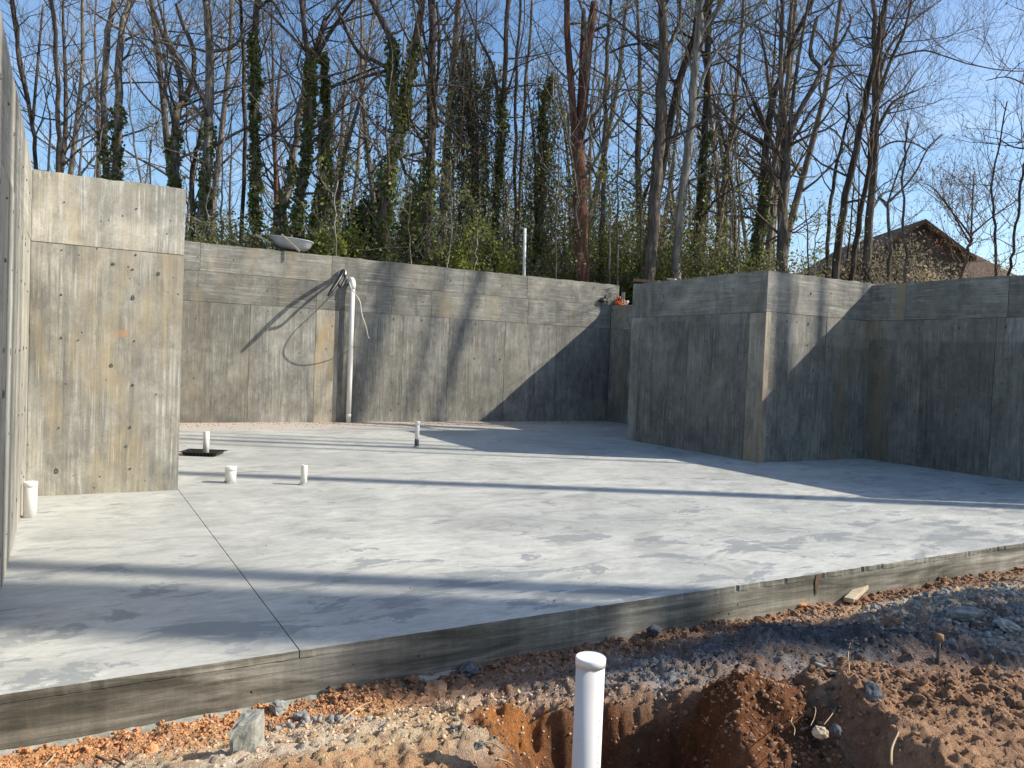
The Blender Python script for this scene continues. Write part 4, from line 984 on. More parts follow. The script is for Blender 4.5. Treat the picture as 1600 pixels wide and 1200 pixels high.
def hero(name, label, Y, path, w0, w1, mat, forks=(), ivy=None, nb=11, bl=(1.4, 3.8), seed=0, top=True, bmin=0.35, kids=(5, 3), ivyd=1.0, vines=0, buds=None, cat='tree', top_to=17.5, maxl=3, lean_up=0.3):
    """path in picture directions at Y metres; w0,w1: width in pixels"""
    if path[0][0] < 760: Y = Y-(2.6 if path[0][0] < 560 else 1.8)      # the left trees stand close behind the wall
    rng = np.random.default_rng(seed+1000); ppm = F_PX/Y
    if ivy is not None and ivy < 160: w0, w1 = w0*.68, w1*.8
    P = pxpath(path, Y); r0, r1 = w0/ppm/2, w1/ppm/2
    # root the trunk in the ground
    b = np.array(P[0]); d = P[1]-P[0]; d = d/abs(d[2]); base = b - d*max(0.0, (b[2]-2.7))*0.6; base[2] = 2.6
    P = [base]+P if b[2] > 2.9 else P
    S_ = spline(P, 4); S_[1:-1] += rng.normal(size=(len(S_)-2, 3))*0.02
    # depth wander so trunks are not flat
    tt = np.linspace(0, 1, len(S_)); S_[:, 1] += 0.6*np.sin(tt*3+seed)*tt
    root = empty(name, tuple(S_[0]), 0, label, cat); O = S_[0]
    R = r0+(r1-r0)*np.linspace(0, 1, len(S_))**1.1; R[:2] *= 1.25
    T = Tubes(); T.add(S_, R, 10); runs = [(S_, R)]
    if top and S_[-1][2] < top_to:
        d = S_[-1]-S_[-3]; d /= np.linalg.norm(d); L = (top_to-S_[-1][2])*rng.uniform(.85, 1.1); Q = [S_[-1]]
        for i in range(6): d = d+rng.normal(size=3)*.07+np.array([0, 0, .05]); d /= np.linalg.norm(d); Q.append(Q[-1]+d*L/6)
        RR = np.linspace(R[-1], 0.02, 7); T.add(Q, RR, 8); runs.append((np.array(Q), RR))
    for (fp_, fw0, fw1, *dy) in forks:
        FP = spline(pxpath(fp_, Y), 4); i = np.argmin([np.linalg.norm((S_[j]-FP[0])[[0, 2]]) for j in range(len(S_))]); FP = FP+np.array([0, S_[i][1]-FP[0][1], 0])
        yy = np.linspace(0, 1, len(FP)); FP[:, 1] += (dy[0] if dy else rng.uniform(-.9, .9))*yy**1.3
        fr_ = np.linspace(fw0, fw1, len(FP))/ppm/2; T.add(FP, fr_, 8); runs.append((FP, fr_))
        if FP[-1][2] > 11 and top:
            d = FP[-1]-FP[-3]; d /= np.linalg.norm(d); Q = [FP[-1]]
            for j in range(5): d = d+rng.normal(size=3)*.1+np.array([0, 0, .08]); d /= np.linalg.norm(d); Q.append(Q[-1]+d*rng.uniform(.6, .9))
            RR = np.linspace(fr_[-1], 0.015, 6); T.add(Q, RR, 6); runs.append((np.array(Q), RR))
    T.build('trunk', M[mat], root, origin=O)
    TB = Tubes(); tips = []
    for k_, (A, B) in enumerate(runs):
        n = int(round(nb*(1.0 if k_ == 0 else 0.6)))
        for j in range(n):
            lo = bmin if k_ == 0 else 0.1
            f = (lo+(1-lo)*(j+rng.random())/n)*(len(A)-1); i = min(int(f), len(A)-2); q = A[i]+(A[i+1]-A[i])*(f-i)
            a = rng.random()*6.283; dd = np.array([cos(a), sin(a)*.8, rng.uniform(.15, 1.0)])
            rb = min(B[i]*0.45, 0.075)*rng.uniform(.5, 1.0); L = rng.uniform(*bl)*(0.6 if f/len(A) > .8 else 1)
            grow(TB, q, dd, L, max(rb, .012), 1, maxl, rng, up=lean_up*2, kids=kids, tips=tips)
    if nb: TB.build('branches', M['bark_brown' if mat in ('bark_dark', 'bark_brown') else 'bark_grey'], root, origin=O)
    if ivy is not None:
        zt = at(path[0][0], ivy, Y)[2]; LL = []
        for k_, (A, B) in enumerate(runs):
            L = np.linalg.norm(A[-1]-A[0]) if B[0] > .09 else 0; LL.append(ivy_leaves(A, B, 2.4, zt, int(300*L*ivyd), rng))
        C_ = np.concatenate(LL)
        if len(C_): V, Fq = leaves_np(C_-O, 0.062, rng); o = link('ivy', mesh_np('ivy', V, [Fq]), M['ivy'], root); tag(o, kind='stuff')
    if vines:
        TV = Tubes(); CL = []
        for j in range(vines):
            A = runs[0][0] if rng.random() < .7 else runs[rng.integers(len(runs))][0]
            i = rng.integers(len(A)//3, len(A)); q = A[i]+np.array([rng.normal()*.35, rng.normal()*.3, rng.uniform(-.3, .5)])
            L = rng.uniform(1.0, 4.5); n_ = 5; Q = [q+np.array([rng.normal()*.06, rng.normal()*.06, -L*h_/n_]) for h_ in range(n_+1)]
            TV.add(Q, np.full(n_+1, .010), 3); m_ = int(L*26); tq = rng.random(m_)
            CL.append(q[None]+np.stack([rng.normal(size=m_)*.07, rng.normal(size=m_)*.07, -tq*L], 1))
        TV.build('vines', M['vine'], root, origin=O)
        V, Fq = leaves_np(np.concatenate(CL)-O, 0.05, rng); o = link('vine_leaves', mesh_np('vine_leaves', V, [Fq]), M['vine'], root); tag(o, kind='stuff')
    if buds:
        tp = np.array(tips); k_ = min(len(tp)*2, buds[1]); C_ = tp[rng.integers(0, len(tp), k_)]+rng.normal(size=(k_, 3))*.08
        V, Fq = leaves_np(C_-O, buds[2], rng); o = link('leaves', mesh_np('leaves', V, [Fq]), M[buds[0]], root); tag(o, kind='stuff')
    return root
H = hero
H('ivy_tree', 'leftmost dark many-stemmed trunk beside the top of the near left wall', 24, [(50, 260), (42, 180), (33, 100), (36, 0)], 9, 7, 'bark_dark', [([(40, 160), (28, 80), (20, 0)], 6, 4), ([(44, 200), (52, 90), (58, 0)], 5, 3)], ivy=130, seed=1)
H('ivy_tree', 'straight slim ivy-wrapped trunk just above the left end of the pale wall stub', 24, [(90, 267), (93, 200), (97, 120), (96, 10), (95, 0)], 11, 7, 'bark_brown', ivy=0, nb=9, seed=2)
H('bare_tree', 'left one of the close pair of trunks above the pale wall stub', 25, [(168, 278), (172, 180), (178, 80), (185, 0)], 11, 8, 'bark_grey', ivy=210, nb=9, seed=3)
H('bare_tree', 'right one of the close pair of trunks above the pale wall stub', 24.5, [(186, 282), (191, 180), (189, 60), (192, -5)], 14, 9, 'bark_grey', ivy=170, nb=10, seed=4)
H('forked_tree', 'tree forking into two above the right part of the pale wall stub', 24, [(277, 292), (272, 220), (267, 165), (272, 148)], 15, 10, 'bark_brown', [([(270, 150), (266, 95), (252, 65), (240, 35), (228, 0)], 9, 5), ([(272, 148), (288, 115), (292, 70), (276, 25), (270, 0)], 10, 5)], ivy=200, top=False, nb=10, seed=5)
H('bare_tree', 'tall pale-topped trunk with a long left branch right of the forked tree', 23, [(313, 372), (318, 260), (319, 150), (317, 60), (316, -5)], 17, 11, 'bark_grey', [([(314, 152), (285, 105), (262, 60), (250, 0)], 8, 4), ([(322, 70), (345, 62), (362, 38), (366, 0)], 6, 3), ([(320, 110), (330, 50), (336, 0)], 5, 3)], ivy=190, seed=6)
H('bare_tree', 'dark leaning stem squeezed behind the tall pale-topped trunk', 25, [(296, 372), (295, 290), (302, 245), (322, 208)], 10, 5, 'bark_dark', top=False, nb=6, seed=7)
H('ivy_tree', 'thin ivy-covered trunk left of the thick straight ivy trunk', 25, [(377, 376), (383, 200), (387, 80), (389, 50)], 10, 6, 'bark_dark', ivy=50, nb=14, seed=8, bl=(.8, 2), ivyd=1.4)
H('ivy_tree', 'thick straight ivy trunk left of the wheelbarrow', 24, [(401, 380), (403, 200), (406, 100), (412, -5)], 17, 11, 'bark_dark', [([(411, 25), (432, 14), (450, 40), (458, 55)], 5, 2)], ivy=60, seed=9, ivyd=1.5)
H('red_conifer', 'reddish bare conifer with level side branches behind the wheelbarrow', 30, [(432, 372), (434, 250), (438, 120), (441, 66)], 8, 2, 'bark_red', nb=44, bl=(.8, 1.7), seed=10, top=False, bmin=.25, kids=(6, 3), lean_up=.1)
H('bare_tree', 'slanting grey-brown trunk rising above the wheelbarrow', 25, [(440, 370), (452, 280), (462, 190), (468, 110)], 13, 9, 'bark_grey', ivy=250, seed=11, nb=6, top=False)
H('ivy_tree', 'massive dark ivy trunk with twin tops right above the wheelbarrow', 23, [(464, 362), (472, 260), (477, 180), (478, 95)], 19, 15, 'bark_dark', [([(478, 100), (473, 50), (471, 0)], 9, 7), ([(480, 100), (488, 50), (494, 0)], 11, 8), ([(487, 80), (520, 40), (562, 0)], 7, 4)], ivy=60, seed=12, top=False, ivyd=1.5)
H('ivy_snag', 'broken-topped ivy trunk right of the massive twin-topped one', 24, [(490, 360), (500, 260), (506, 170), (508, 85)], 15, 10, 'bark_dark', [([(505, 140), (530, 128), (575, 108), (608, 98)], 6, 2)], ivy=70, seed=13, top=False, nb=5, bl=(.8, 2), ivyd=1.6)
H('ivy_snag', 'short dark leaning snag behind the broken-topped ivy trunk', 26, [(506, 330), (514, 250), (520, 195)], 12, 8, 'bark_dark', [([(521, 212), (530, 180), (536, 150)], 5, 3)], ivy=180, seed=14, top=False, nb=3, bl=(.6, 1.2), ivyd=1.5)
H('bare_tree', 'leaning thin pale trunk with drooping vines left of the big Y tree', 27, [(528, 310), (540, 245), (556, 195), (574, 150), (600, 122)], 8, 4, 'bark_grey', seed=15, nb=7, vines=14, top=False)
H('forked_ivy_tree', 'big Y-shaped ivy tree in the left middle', 22, [(597, 405), (606, 310), (618, 240), (624, 205)], 24, 18, 'bark_dark', [([(623, 210), (614, 130), (612, 68), (596, 30), (578, -5)], 14, 8), ([(624, 206), (636, 140), (648, 70), (658, 20), (662, -5)], 15, 9), ([(611, 108), (580, 90), (560, 80), (542, 50), (528, 15), (520, 0)], 7, 4), ([(612, 105), (575, 118), (540, 132), (510, 138)], 6, 2)], ivy=60, seed=16, top=False, nb=8, ivyd=1.4)
H('vine_tree', 'dark trunk hung with bare vine stems just right of the big Y tree', 22.5, [(667, 412), (672, 280), (674, 150), (671, -5)], 17, 12, 'bark_dark', [([(684, 200), (676, 120), (664, 60), (658, 0)], 4, 4), ([(676, 180), (686, 80), (682, 0)], 5, 4), ([(672, 215), (655, 218), (640, 208)], 4, 2), ([(684, 185), (705, 200), (722, 218), (732, 232)], 5, 2)], ivy=250, seed=17, nb=10, vines=10)
H('vine_column', 'broken trunk wrapped in a thick hanging curtain of olive vines', 26, [(742, 340), (740, 240), (732, 120), (722, 48)], 14, 9, 'bark_dark', [([(741, 150), (765, 120), (772, 75)], 5, 3)], ivy=None, seed=18, nb=3, bl=(.5, 1.2), vines=130, top=False)
H('ivy_tree', 'straight ivy trunk right of the curtain of vines', 24, [(775, 330), (782, 220), (787, 110), (795, -5)], 14, 9, 'bark_dark', [([(780, 165), (770, 100), (750, 60), (738, 30)], 5, 3), ([(783, 165), (800, 110), (812, 60)], 4, 2)], ivy=130, seed=19, nb=12)
H('slim_tree', 'left one of two slim trunks rising behind the white riser pipe', 25, [(805, 400), (806, 250), (808, 120), (813, -5)], 6, 4, 'bark_brown', seed=20, nb=12, bl=(.8, 2.2))
H('slim_tree', 'right one of two slim trunks rising behind the white riser pipe', 26, [(810, 400), (815, 250), (822, 130), (832, -5)], 6, 4, 'bark_grey', seed=21, nb=12, bl=(.8, 2.2))
H('ivy_snag', 'shaggy ivy-hung snag midway between the riser pipe and the red trunk', 25, [(840, 400), (846, 260), (850, 170), (864, 115)], 14, 8, 'bark_dark', ivy=120, seed=22, nb=8, bl=(.6, 1.6), vines=50, top=False, ivyd=1.5)
H('red_tree', 'reddish three-stemmed trunk standing out right of the middle', 22, [(908, 442), (906, 340), (904, 250), (905, 195)], 22, 22, 'bark_red', [([(900, 210), (893, 120), (887, 50), (886, -5)], 12, 9, -.3), ([(905, 200), (910, 130), (913, 60), (916, -5)], 10, 7, .3), ([(908, 210), (916, 130), (922, 60), (931, -5)], 14, 12, 0), ([(914, 180), (930, 175), (935, 182)], 4, 3)], seed=23, top=False, nb=7)
H('slim_tree', 'slim upright trunk just right of the reddish one', 24, [(936, 432), (943, 300), (948, 150), (953, 60), (958, -5)], 9, 5, 'bark_brown', seed=24, nb=14, bl=(1, 2.5), buds=('under_y', 500, .045))
H('bare_tree', 'thick straight trunk behind the left end of the projecting corner', 22, [(1013, 442), (1024, 330), (1033, 220), (1040, 110), (1040, 60), (1038, -5)], 21, 13, 'bark_brown', [([(1040, 90), (1052, 60), (1070, 20), (1074, 0)], 8, 5), ([(1036, 70), (1015, 55), (985, 52), (962, 55)], 5, 3)], seed=25, nb=12)
H('leaning_tree', 'dark trunk leaning right and crossing high above the projecting corner', 23.5, [(1030, 300), (1048, 200), (1062, 130), (1085, 60), (1108, 0)], 10, 12, 'bark_dark', [([(1080, 60), (1060, 55), (1045, 70), (1030, 100)], 4, 2)], seed=26, nb=8, top=False)
H('pale_tree', 'pale grey trunk behind the middle of the projecting corner', 22.5, [(1056, 436), (1064, 340), (1074, 230), (1082, 120), (1088, 20), (1090, -5)], 15, 10, 'bark_pale', [([(1080, 180), (1100, 115), (1125, 75), (1160, 50), (1200, 28)], 6, 3), ([(1085, 70), (1110, 30), (1132, 0)], 6, 4)], seed=27, nb=10, buds=('under_y', 500, .045))
H('ivy_tree', 'dark ivied trunk with a thin top right of the pale grey trunk', 25, [(1085, 432), (1093, 320), (1098, 200), (1101, 100), (1104, 40)], 12, 8, 'bark_dark', ivy=210, seed=28, nb=12, buds=('under_y', 500, .05))
H('slim_tree', 'slim curved tree left of the ivied leaning trunk above the wall corner', 27, [(1115, 430), (1122, 330), (1132, 250), (1128, 200), (1124, 170)], 7, 4, 'bark_brown', [([(1132, 250), (1146, 200), (1165, 175), (1185, 160)], 5, 2), ([(1128, 240), (1142, 300), (1144, 380), (1136, 430)], 5, 5)], seed=29, nb=10, top=False)
H('ivy_tree', 'ivy-footed trunk leaning right above the tip of the projecting corner', 24, [(1178, 425), (1188, 330), (1198, 230), (1212, 150), (1235, 90), (1255, 40)], 15, 7, 'bark_dark', [([(1200, 210), (1180, 150), (1165, 105), (1150, 80)], 6, 3)], ivy=270, seed=30, nb=12)
H('bare_tree', 'tall trunk with a wide fan of dark limbs above the lit corner face', 22.5, [(1222, 422), (1229, 320), (1236, 240), (1240, 205)], 18, 14, 'bark_brown', [([(1239, 215), (1226, 140), (1222, 70), (1222, -5)], 9, 6), ([(1240, 205), (1258, 165), (1282, 125), (1295, 95), (1282, 70), (1290, 30), (1300, 0)], 9, 5), ([(1295, 95), (1325, 55), (1345, 20), (1350, 0)], 5, 3), ([(1239, 210), (1248, 120), (1256, 50), (1262, 0)], 7, 4), ([(1235, 230), (1212, 150), (1202, 80), (1190, 30)], 6, 3), ([(1300, 98), (1330, 94), (1358, 91)], 4, 2)], seed=31, nb=9, top=False)
H('slim_tree', 'slim dark tree between the fan-limbed trunk and the paired leaning trunks', 24, [(1292, 435), (1300, 330), (1312, 260), (1324, 205), (1328, 180), (1318, 150)], 7, 3, 'bark_dark', seed=32, nb=8, top=False, bl=(.8, 1.8))
H('leaning_tree', 'dark smooth trunk leaning right, the front one of the paired leaning trunks', 22, [(1305, 434), (1320, 330), (1338, 230), (1350, 150), (1364, 60), (1372, -5)], 13, 7, 'bark_dark', seed=33, nb=10)
H('leaning_tree', 'second darker trunk of the pair, right behind the front leaning one', 22.8, [(1331, 436), (1338, 360), (1346, 280), (1352, 210), (1362, 120)], 9, 6, 'bark_dark', [([(1348, 250), (1372, 190), (1400, 165)], 4, 2)], seed=34, nb=8)
H('fan_tree', 'tall tree with a broad fan of fine twigs spreading right against blue sky', 24, [(1352, 400), (1357, 300), (1361, 200), (1364, 100), (1368, -5)], 14, 7, 'bark_brown', [([(1362, 210), (1390, 165), (1420, 145), (1452, 130)], 6, 2), ([(1363, 150), (1385, 80), (1430, 30), (1470, 0)], 6, 2), ([(1362, 180), (1378, 110), (1395, 60), (1400, 0)], 6, 3), ([(1364, 100), (1400, 90), (1440, 82), (1472, 90)], 4, 2), ([(1361, 240), (1390, 225), (1425, 225), (1450, 235)], 3, 2)], seed=35, nb=16, bl=(1.5, 3.2), kids=(8, 5), bmin=.3, top_to=15)
H('sapling', 'crooked sapling that bends right in front of the brown gabled house', 19, [(1383, 445), (1389, 380), (1394, 320), (1390, 300)], 6, 4, 'bark_brown', [([(1394, 315), (1420, 292), (1445, 262), (1465, 225), (1490, 200)], 4, 2), ([(1393, 320), (1402, 270), (1412, 225)], 3, 2)], seed=36, nb=7, bl=(.5, 1.4), top=False, cat='sapling')
H('sapling', 'thin upright sapling in front of the left slope of the house roof', 18.5, [(1415, 440), (1417, 360), (1421, 290), (1430, 220), (1433, 180)], 5, 2.5, 'bark_brown', seed=37, nb=12, bl=(.5, 1.4), top=False, cat='sapling', bmin=.2)
H('sapling', 'thin sapling in front of the right end of the house', 19, [(1560, 428), (1564, 350), (1562, 290), (1566, 240), (1570, 160)], 5, 2, 'bark_dark', seed=38, nb=14, bl=(.6, 2.0), top=False, cat='sapling', bmin=.15)
H('sapling', 'thin dark sapling hugging the right edge of the frame', 18.5, [(1580, 430), (1590, 380), (1592, 320), (1590, 260), (1597, 232)], 5, 3, 'bark_dark', [([(1594, 240), (1575, 232), (1555, 240)], 2.5, 1.5)], seed=39, nb=12, bl=(.6, 2.0), top=False, cat='sapling', bmin=.15)
H('budding_tree', 'low rounded tree with pinkish buds in front of the house', 21, [(1500, 440), (1500, 400), (1499, 372)], 5, 4, 'bark_brown', [([(1500, 375), (1480, 330), (1470, 290)], 3, 1.5), ([(1500, 375), (1508, 320), (1520, 270)], 3, 1.5), ([(1500, 372), (1530, 345), (1565, 320)], 3, 1.5), ([(1499, 385), (1470, 350), (1440, 320)], 3, 1.5)], seed=40, nb=14, bl=(.8, 1.9), top=False, buds=('red_bud', 900, .03), kids=(7, 4))
H('overhanging_tree', 'tree outside the right edge reaching bare twigs into the blue sky', 17, [(1660, 430), (1652, 250), (1640, 120), (1640, 20)], 12, 7, 'bark_dark', [([(1642, 110), (1610, 60), (1592, 30), (1592, 0)], 4, 2), ([(1648, 220), (1610, 235), (1580, 232), (1560, 215)], 4, 1.5), ([(1645, 180), (1600, 150), (1560, 130), (1525, 135)], 3, 1.2)], seed=41, nb=8, bl=(1, 2.2))
SL = ['pale thin stem just right of the wheelbarrow', 'thin leafy stem below the olive vine curtain', 'low thin brown stem just left of the reddish trunk foot', 'tall pale stem between the dark vine-hung trunk and the vine curtain', 'grey stem close beside the tall pale stem left of the vine curtain', 'tall brown stem between the shaggy snag and the reddish trunk', 'pale stem just left of the gap at the right end of the back wall', 'grey stem rising behind the left end of the projecting corner', 'short brown stem between the pale grey trunk and the ivied trunk', 'pale stem left of the ivy-footed leaning trunk', 'grey thin stem between the big Y tree and the dark vine-hung trunk', 'brown thin stem between the wheelbarrow and the big Y tree', 'taller pale stem right of the tall pale-topped trunk', 'grey stem hugging the right side of the tall pale-topped trunk', 'brown stem just right of the fan-limbed trunk', 'pale short stem left of the slim dark tree right of the fan-limbed trunk', 'grey short stem between the reddish trunk and the slim upright one', 'brown short stem just left of the white riser pipe', 'pale thin tree in the open sky between the close pair and the forked tree', 'grey thin tree just left of the forked tree', 'brown thin tree left of the close pair above the wall stub', 'pale thin tree immediately left of the close pair above the wall stub', 'grey thin tree between the leftmost trunks', 'tall brown stem behind the slim upright tree right of the reddish one', 'tall pale stem behind the right half of the projecting corner']
# pale saplings and stems in front of the dark brush
for i, (xb, yb, xt, yt, w) in enumerate([(530, 395, 527, 280, 3.5), (742, 420, 745, 330, 3.5), (883, 430, 889, 300, 3), (700, 418, 704, 250, 3), (715, 418, 712, 300, 2.5), (868, 428, 872, 240, 3.5), (950, 436, 948, 280, 3.5), (1000, 438, 1004, 260, 4), (1105, 430, 1112, 330, 3), (1155, 428, 1160, 300, 4), (640, 410, 645, 300, 3), (575, 400, 570, 290, 3), (350, 376, 356, 220, 4), (335, 374, 330, 250, 3), (1260, 430, 1268, 300, 3.5), (1275, 432, 1290, 330, 3), (920, 432, 925, 330, 3), (795, 425, 790, 300, 3), (220, 285, 217, 100, 4), (240, 288, 246, 170, 3), (130, 272, 120, 120, 4), (145, 275, 150, 150, 3), (68, 262, 66, 120, 4), (965, 435, 962, 200, 4.5), (1140, 430, 1141, 260, 4)]):
    r_ = hero('sapling', SL[i], 21+3*((i*7) % 5)/5, [(xb, yb), ((xb+xt)/2+3*sin(i*2.3), (yb+yt)/2), (xt, yt)], w, w*.45, ['bark_pale', 'bark_grey', 'bark_brown'][i % 3], seed=60+i, nb=9, bl=(.4, 1.5), top=False, bmin=.25, kids=(4, 3), buds=('under_y', 160, .04) if xb > 500 else None, cat='sapling')

# background trees: a few built, the rest copies
def kids_of(o): return [c for c in bpy.data.objects if c.parent == o]
def proto_tree(i):
    rng = np.random.default_rng(400+i); hgt = rng.uniform(13, 19); n = 9; P = [np.array([0., 0, -.4])]; d = np.array([rng.normal()*.06, rng.normal()*.06, 1.])
    for j in range(n): d = d+rng.normal(size=3)*.06*np.array([1, 1, 0])+np.array([0, 0, .1]); d /= np.linalg.norm(d); P.append(P[-1]+d*hgt/n)
    S_ = spline(P, 2); R = np.linspace(rng.uniform(.10, .17), .02, len(S_))
    mat = ['bark_brown', 'bark_grey', 'bark_dark', 'bark_pale', 'bark_brown', 'bark_grey'][i]
    root = empty('woodland_tree', (0, 0, 0), 0); T = Tubes(); T.add(S_, R, 7); T.build('trunk', M[mat], root)
    TB = Tubes(); tips = []
    for j in range(26):
        f = (.25+.75*(j+rng.random())/26)*(len(S_)-1); k_ = min(int(f), len(S_)-2); q = S_[k_]+(S_[k_+1]-S_[k_])*(f-k_); a = rng.random()*6.283
        grow(TB, q, np.array([cos(a), sin(a), rng.uniform(.3, 1.2)]), rng.uniform(1.4, 3.6)*(1.15-f/len(S_)*.6), max(R[k_]*.4, .014), 1, 3, rng, up=.5, kids=(5, 3), tips=tips)
    TB.build('branches', M['bark_grey' if i % 2 else 'bark_brown'], root)
    if i in (1, 2, 4):
        C_ = ivy_leaves(S_, R, 0, rng.uniform(3, 6), 900, rng, .08); V, Fq = leaves_np(C_, .075, rng); o = link('ivy', mesh_np('ivy', V, [Fq]), M['ivy'], root); tag(o, kind='stuff')
    if i in (0, 3):
        tp = np.array(tips); C_ = tp[rng.integers(0, len(tp), 900)]+rng.normal(size=(900, 3))*.1; V, Fq = leaves_np(C_, .05, rng); o = link('leaves', mesh_np('leaves', V, [Fq]), M['under_y' if i == 0 else 'vine'], root); tag(o, kind='stuff')
    return root
PT = [proto_tree(i) for i in range(6)]
KI = {o: kids_of(o) for o in PT}
rng = np.random.default_rng(9); k_used = [False]*6
spots = []
while len(spots) < 62:
    Y_ = rng.uniform(27, 62) if len(spots) > 26 else rng.uniform(26, 38)
    xx = rng.uniform(40, 1490); X_ = (xx-800)/F_PX*Y_
    if xx < 20: continue
    if 1260 < xx < 1490 and rng.random() < .78: continue
    if 1150 < xx < 1260 and rng.random() < .4: continue
    if xx < 680 and rng.random() < .45: continue
    if 1290 < xx and Y_ > 38: continue
    if xx > 1380 : continue
    spots.append((X_, Y_, xx))
for X_, Y_, xx in spots:
    i = int(rng.integers(6))
    if k_used[i]:
        o = PT[i].copy(); COL.objects.link(o)
        for c in KI[PT[i]]:
            d_ = c.copy(); COL.objects.link(d_); d_.parent = o
    else: o = PT[i]; k_used[i] = True
    s = rng.uniform(.8, 1.2)*(0.62 if xx > 1270 else 1.0); o.scale = (s, s, s*rng.uniform(.95, 1.15)); o.location = (X_, Y_, 3.0); o.rotation_euler = (rng.normal()*.03, rng.normal()*.03, rng.uniform(0, 6.28))
    lb = ['brown background tree hazed with young leaves in the woods', 'grey background trunk with a low ivy sleeve in the woods', 'dark background trunk with ivy in the woods', 'pale-barked background tree in the woods', 'brown background trunk with ivy in the woods', 'bare grey background tree without ivy in the woods'][i]
    zone = ['at far left', 'above the wall stub corner', 'left of centre', 'near the centre', 'right of centre', 'towards the house'][int(np.searchsorted([300, 560, 760, 960, 1200], xx))]
    lb = lb.replace('in the woods', 'in the woods '+zone)
    tag(o, lb, 'tree', lb.replace('tree', 'trees').replace('trunk', 'trunks'))

# trees right of the frame, whose trunks throw the long bands of shade over floor and walls
shade = [(22.0, 4.42, .34, 0, 0), (23.5, 4.88, .33, 0, .0), (24.4, 4.64, .22, 0, 0), (16.6, 5.42, .17, 0, 0), (19.0, 9.66, .19, 0, 0), (17.5, 12.75, .055, 0, 0), (18.5, 13.35, .13, 0, 0), (17.2, 13.85, .07, 0, 0), (19.0, 14.45, .05, 0, 0),
         (20.0, 15.65, .24, 0.155, 0), (20.5, 16.95, .13, 0.155, 0), (20.8, 16.35, .07, 0.155, 0)]
for i, (X_, Y_, r, ln, _) in enumerate(shade):
    rng = np.random.default_rng(700+i); b = np.array([X_, Y_, 0.3 if Y_ < 6 else 2.4]); Hh = 27.0; P = [b+np.array([rng.normal()*.05*j, ln*j*Hh/9*1.0+rng.normal()*.03*(j > 0), Hh*j/9]) for j in range(10)]
    S_ = spline(P, 3); R = np.linspace(r*1.15, r*.55, len(S_)); root = empty('shade_tree', tuple(b), 0, ['bare tree standing outside the right edge of the site'][0], 'tree', 'bare trees outside the right edge')
    T = Tubes(); T.add(S_, R, 9); T.build('trunk', M['bark_brown'], root, origin=b)
    TB = Tubes()
    if i == 3:  # limbs added out of view, hung down to throw shade bands on the left wall
        for q, (yy, rr_) in enumerate(((5.62, .05), (5.82, .075), (6.12, .045), (6.32, .06))):
            Q = spline([S_[int(len(S_)*.86)], np.array([X_+.2*q, (Y_+yy)/2, 21.0]), np.array([X_+.1*q, yy, 19.2]), np.array([X_+.1*q, yy+.05, 16]), np.array([X_+.1*q, yy, 14.2+(yy-5.6)*.75])], 5)
            TB.add(Q, np.linspace(rr_, rr_*.8, len(Q)), 7)
    for j in range(13):
        f = (.86+.14*(j+rng.random())/13)*(len(S_)-1); k_ = min(int(f), len(S_)-2); a = rng.random()*6.283
        grow(TB, S_[k_], np.array([cos(a), sin(a), rng.uniform(.5, 1.2)]), rng.uniform(1.5, 3.4), max(R[k_]*.35, .015), 1, 2, rng, up=.5, kids=(4, 3))
    TB.build('branches', M['bark_dark'], root, origin=b)

# ------------------------------------------------------------------ bushes and brush
def bush(name, label, cat, C0, rx_, ry_, rz_, n, mat, leaf=.06, seed=0, cone=False, stems=14, kind=None):
    rng = np.random.default_rng(seed); m_ = max(12, n//160)
    cc = rng.normal(size=(m_, 3)); cc /= np.linalg.norm(cc, axis=1, keepdims=True); cc *= (rng.random((m_, 1))**.4); cc[:, 2] = np.abs(cc[:, 2])*1.0
    if cone: cc[:, :2] *= (1-np.clip(cc[:, 2:3], 0, 1)*.85)
    K = rng.integers(0, m_, n); P = cc[K]*np.array([rx_, ry_, rz_])+rng.normal(size=(n, 3))*np.array([rx_, ry_, rz_])*.12
    root = empty(name, tuple(C0), 0, label, cat)
    T = Tubes()
    for j in range(stems):
        e = cc[rng.integers(m_)]*np.array([rx_, ry_, rz_])*.95; mid = e*np.array([.35, .35, .55])+rng.normal(size=3)*.1
        T.add([np.array([rng.normal()*.08, rng.normal()*.08, -.3]), mid, e], [.03, .02, .008], 4)
    T.build('stems', M['bark_dark'], root)
    V, Fq = leaves_np(P, leaf, rng); o = link('foliage', mesh_np('foliage', V, [Fq]), M[mat], root); tag(o, kind='stuff'); return root
bush('evergreen_shrub', 'dark green rounded evergreen behind the back wall left of the big Y tree', 'shrub', at(565, 400, 22)*np.array([1, 1, 0])+[0, 0, 3.0], 1.2, 1.1, 2.6, 9000, 'cedar', .07, 1, cone=True)
bush('evergreen_tree', 'dark evergreen crown peeking just left of the big Y tree', 'tree', at(592, 400, 29)*np.array([1, 1, 0])+[0, 0, 3.0], 1.1, 1.0, 5.0, 7000, 'cedar', .08, 2, cone=True)
bush('yellow_shrub', 'bright yellow-green shrub right of the wheelbarrow', 'shrub', at(518, 400, 20)*np.array([1, 1, 0])+[0, 0, 3.0], 1.0, .9, 1.9, 5000, 'under_y', .055, 3)
bush('holly_shrub', 'glossy grey-green shrub right of the big Y tree behind the wall', 'shrub', at(648, 400, 23.5)*np.array([1, 1, 0])+[0, 0, 3.0], 1.1, 1.0, 3.6, 6000, 'under_g', .07, 4, cone=True)
bush('yellow_shrub', 'yellow-green shrub between the vine curtain and the riser pipe', 'shrub', at(750, 415, 21.3)*np.array([1, 1, 0])+[0, 0, 3.0], 1.3, 1.2, 2.2, 3500, 'under_y', .05, 5)
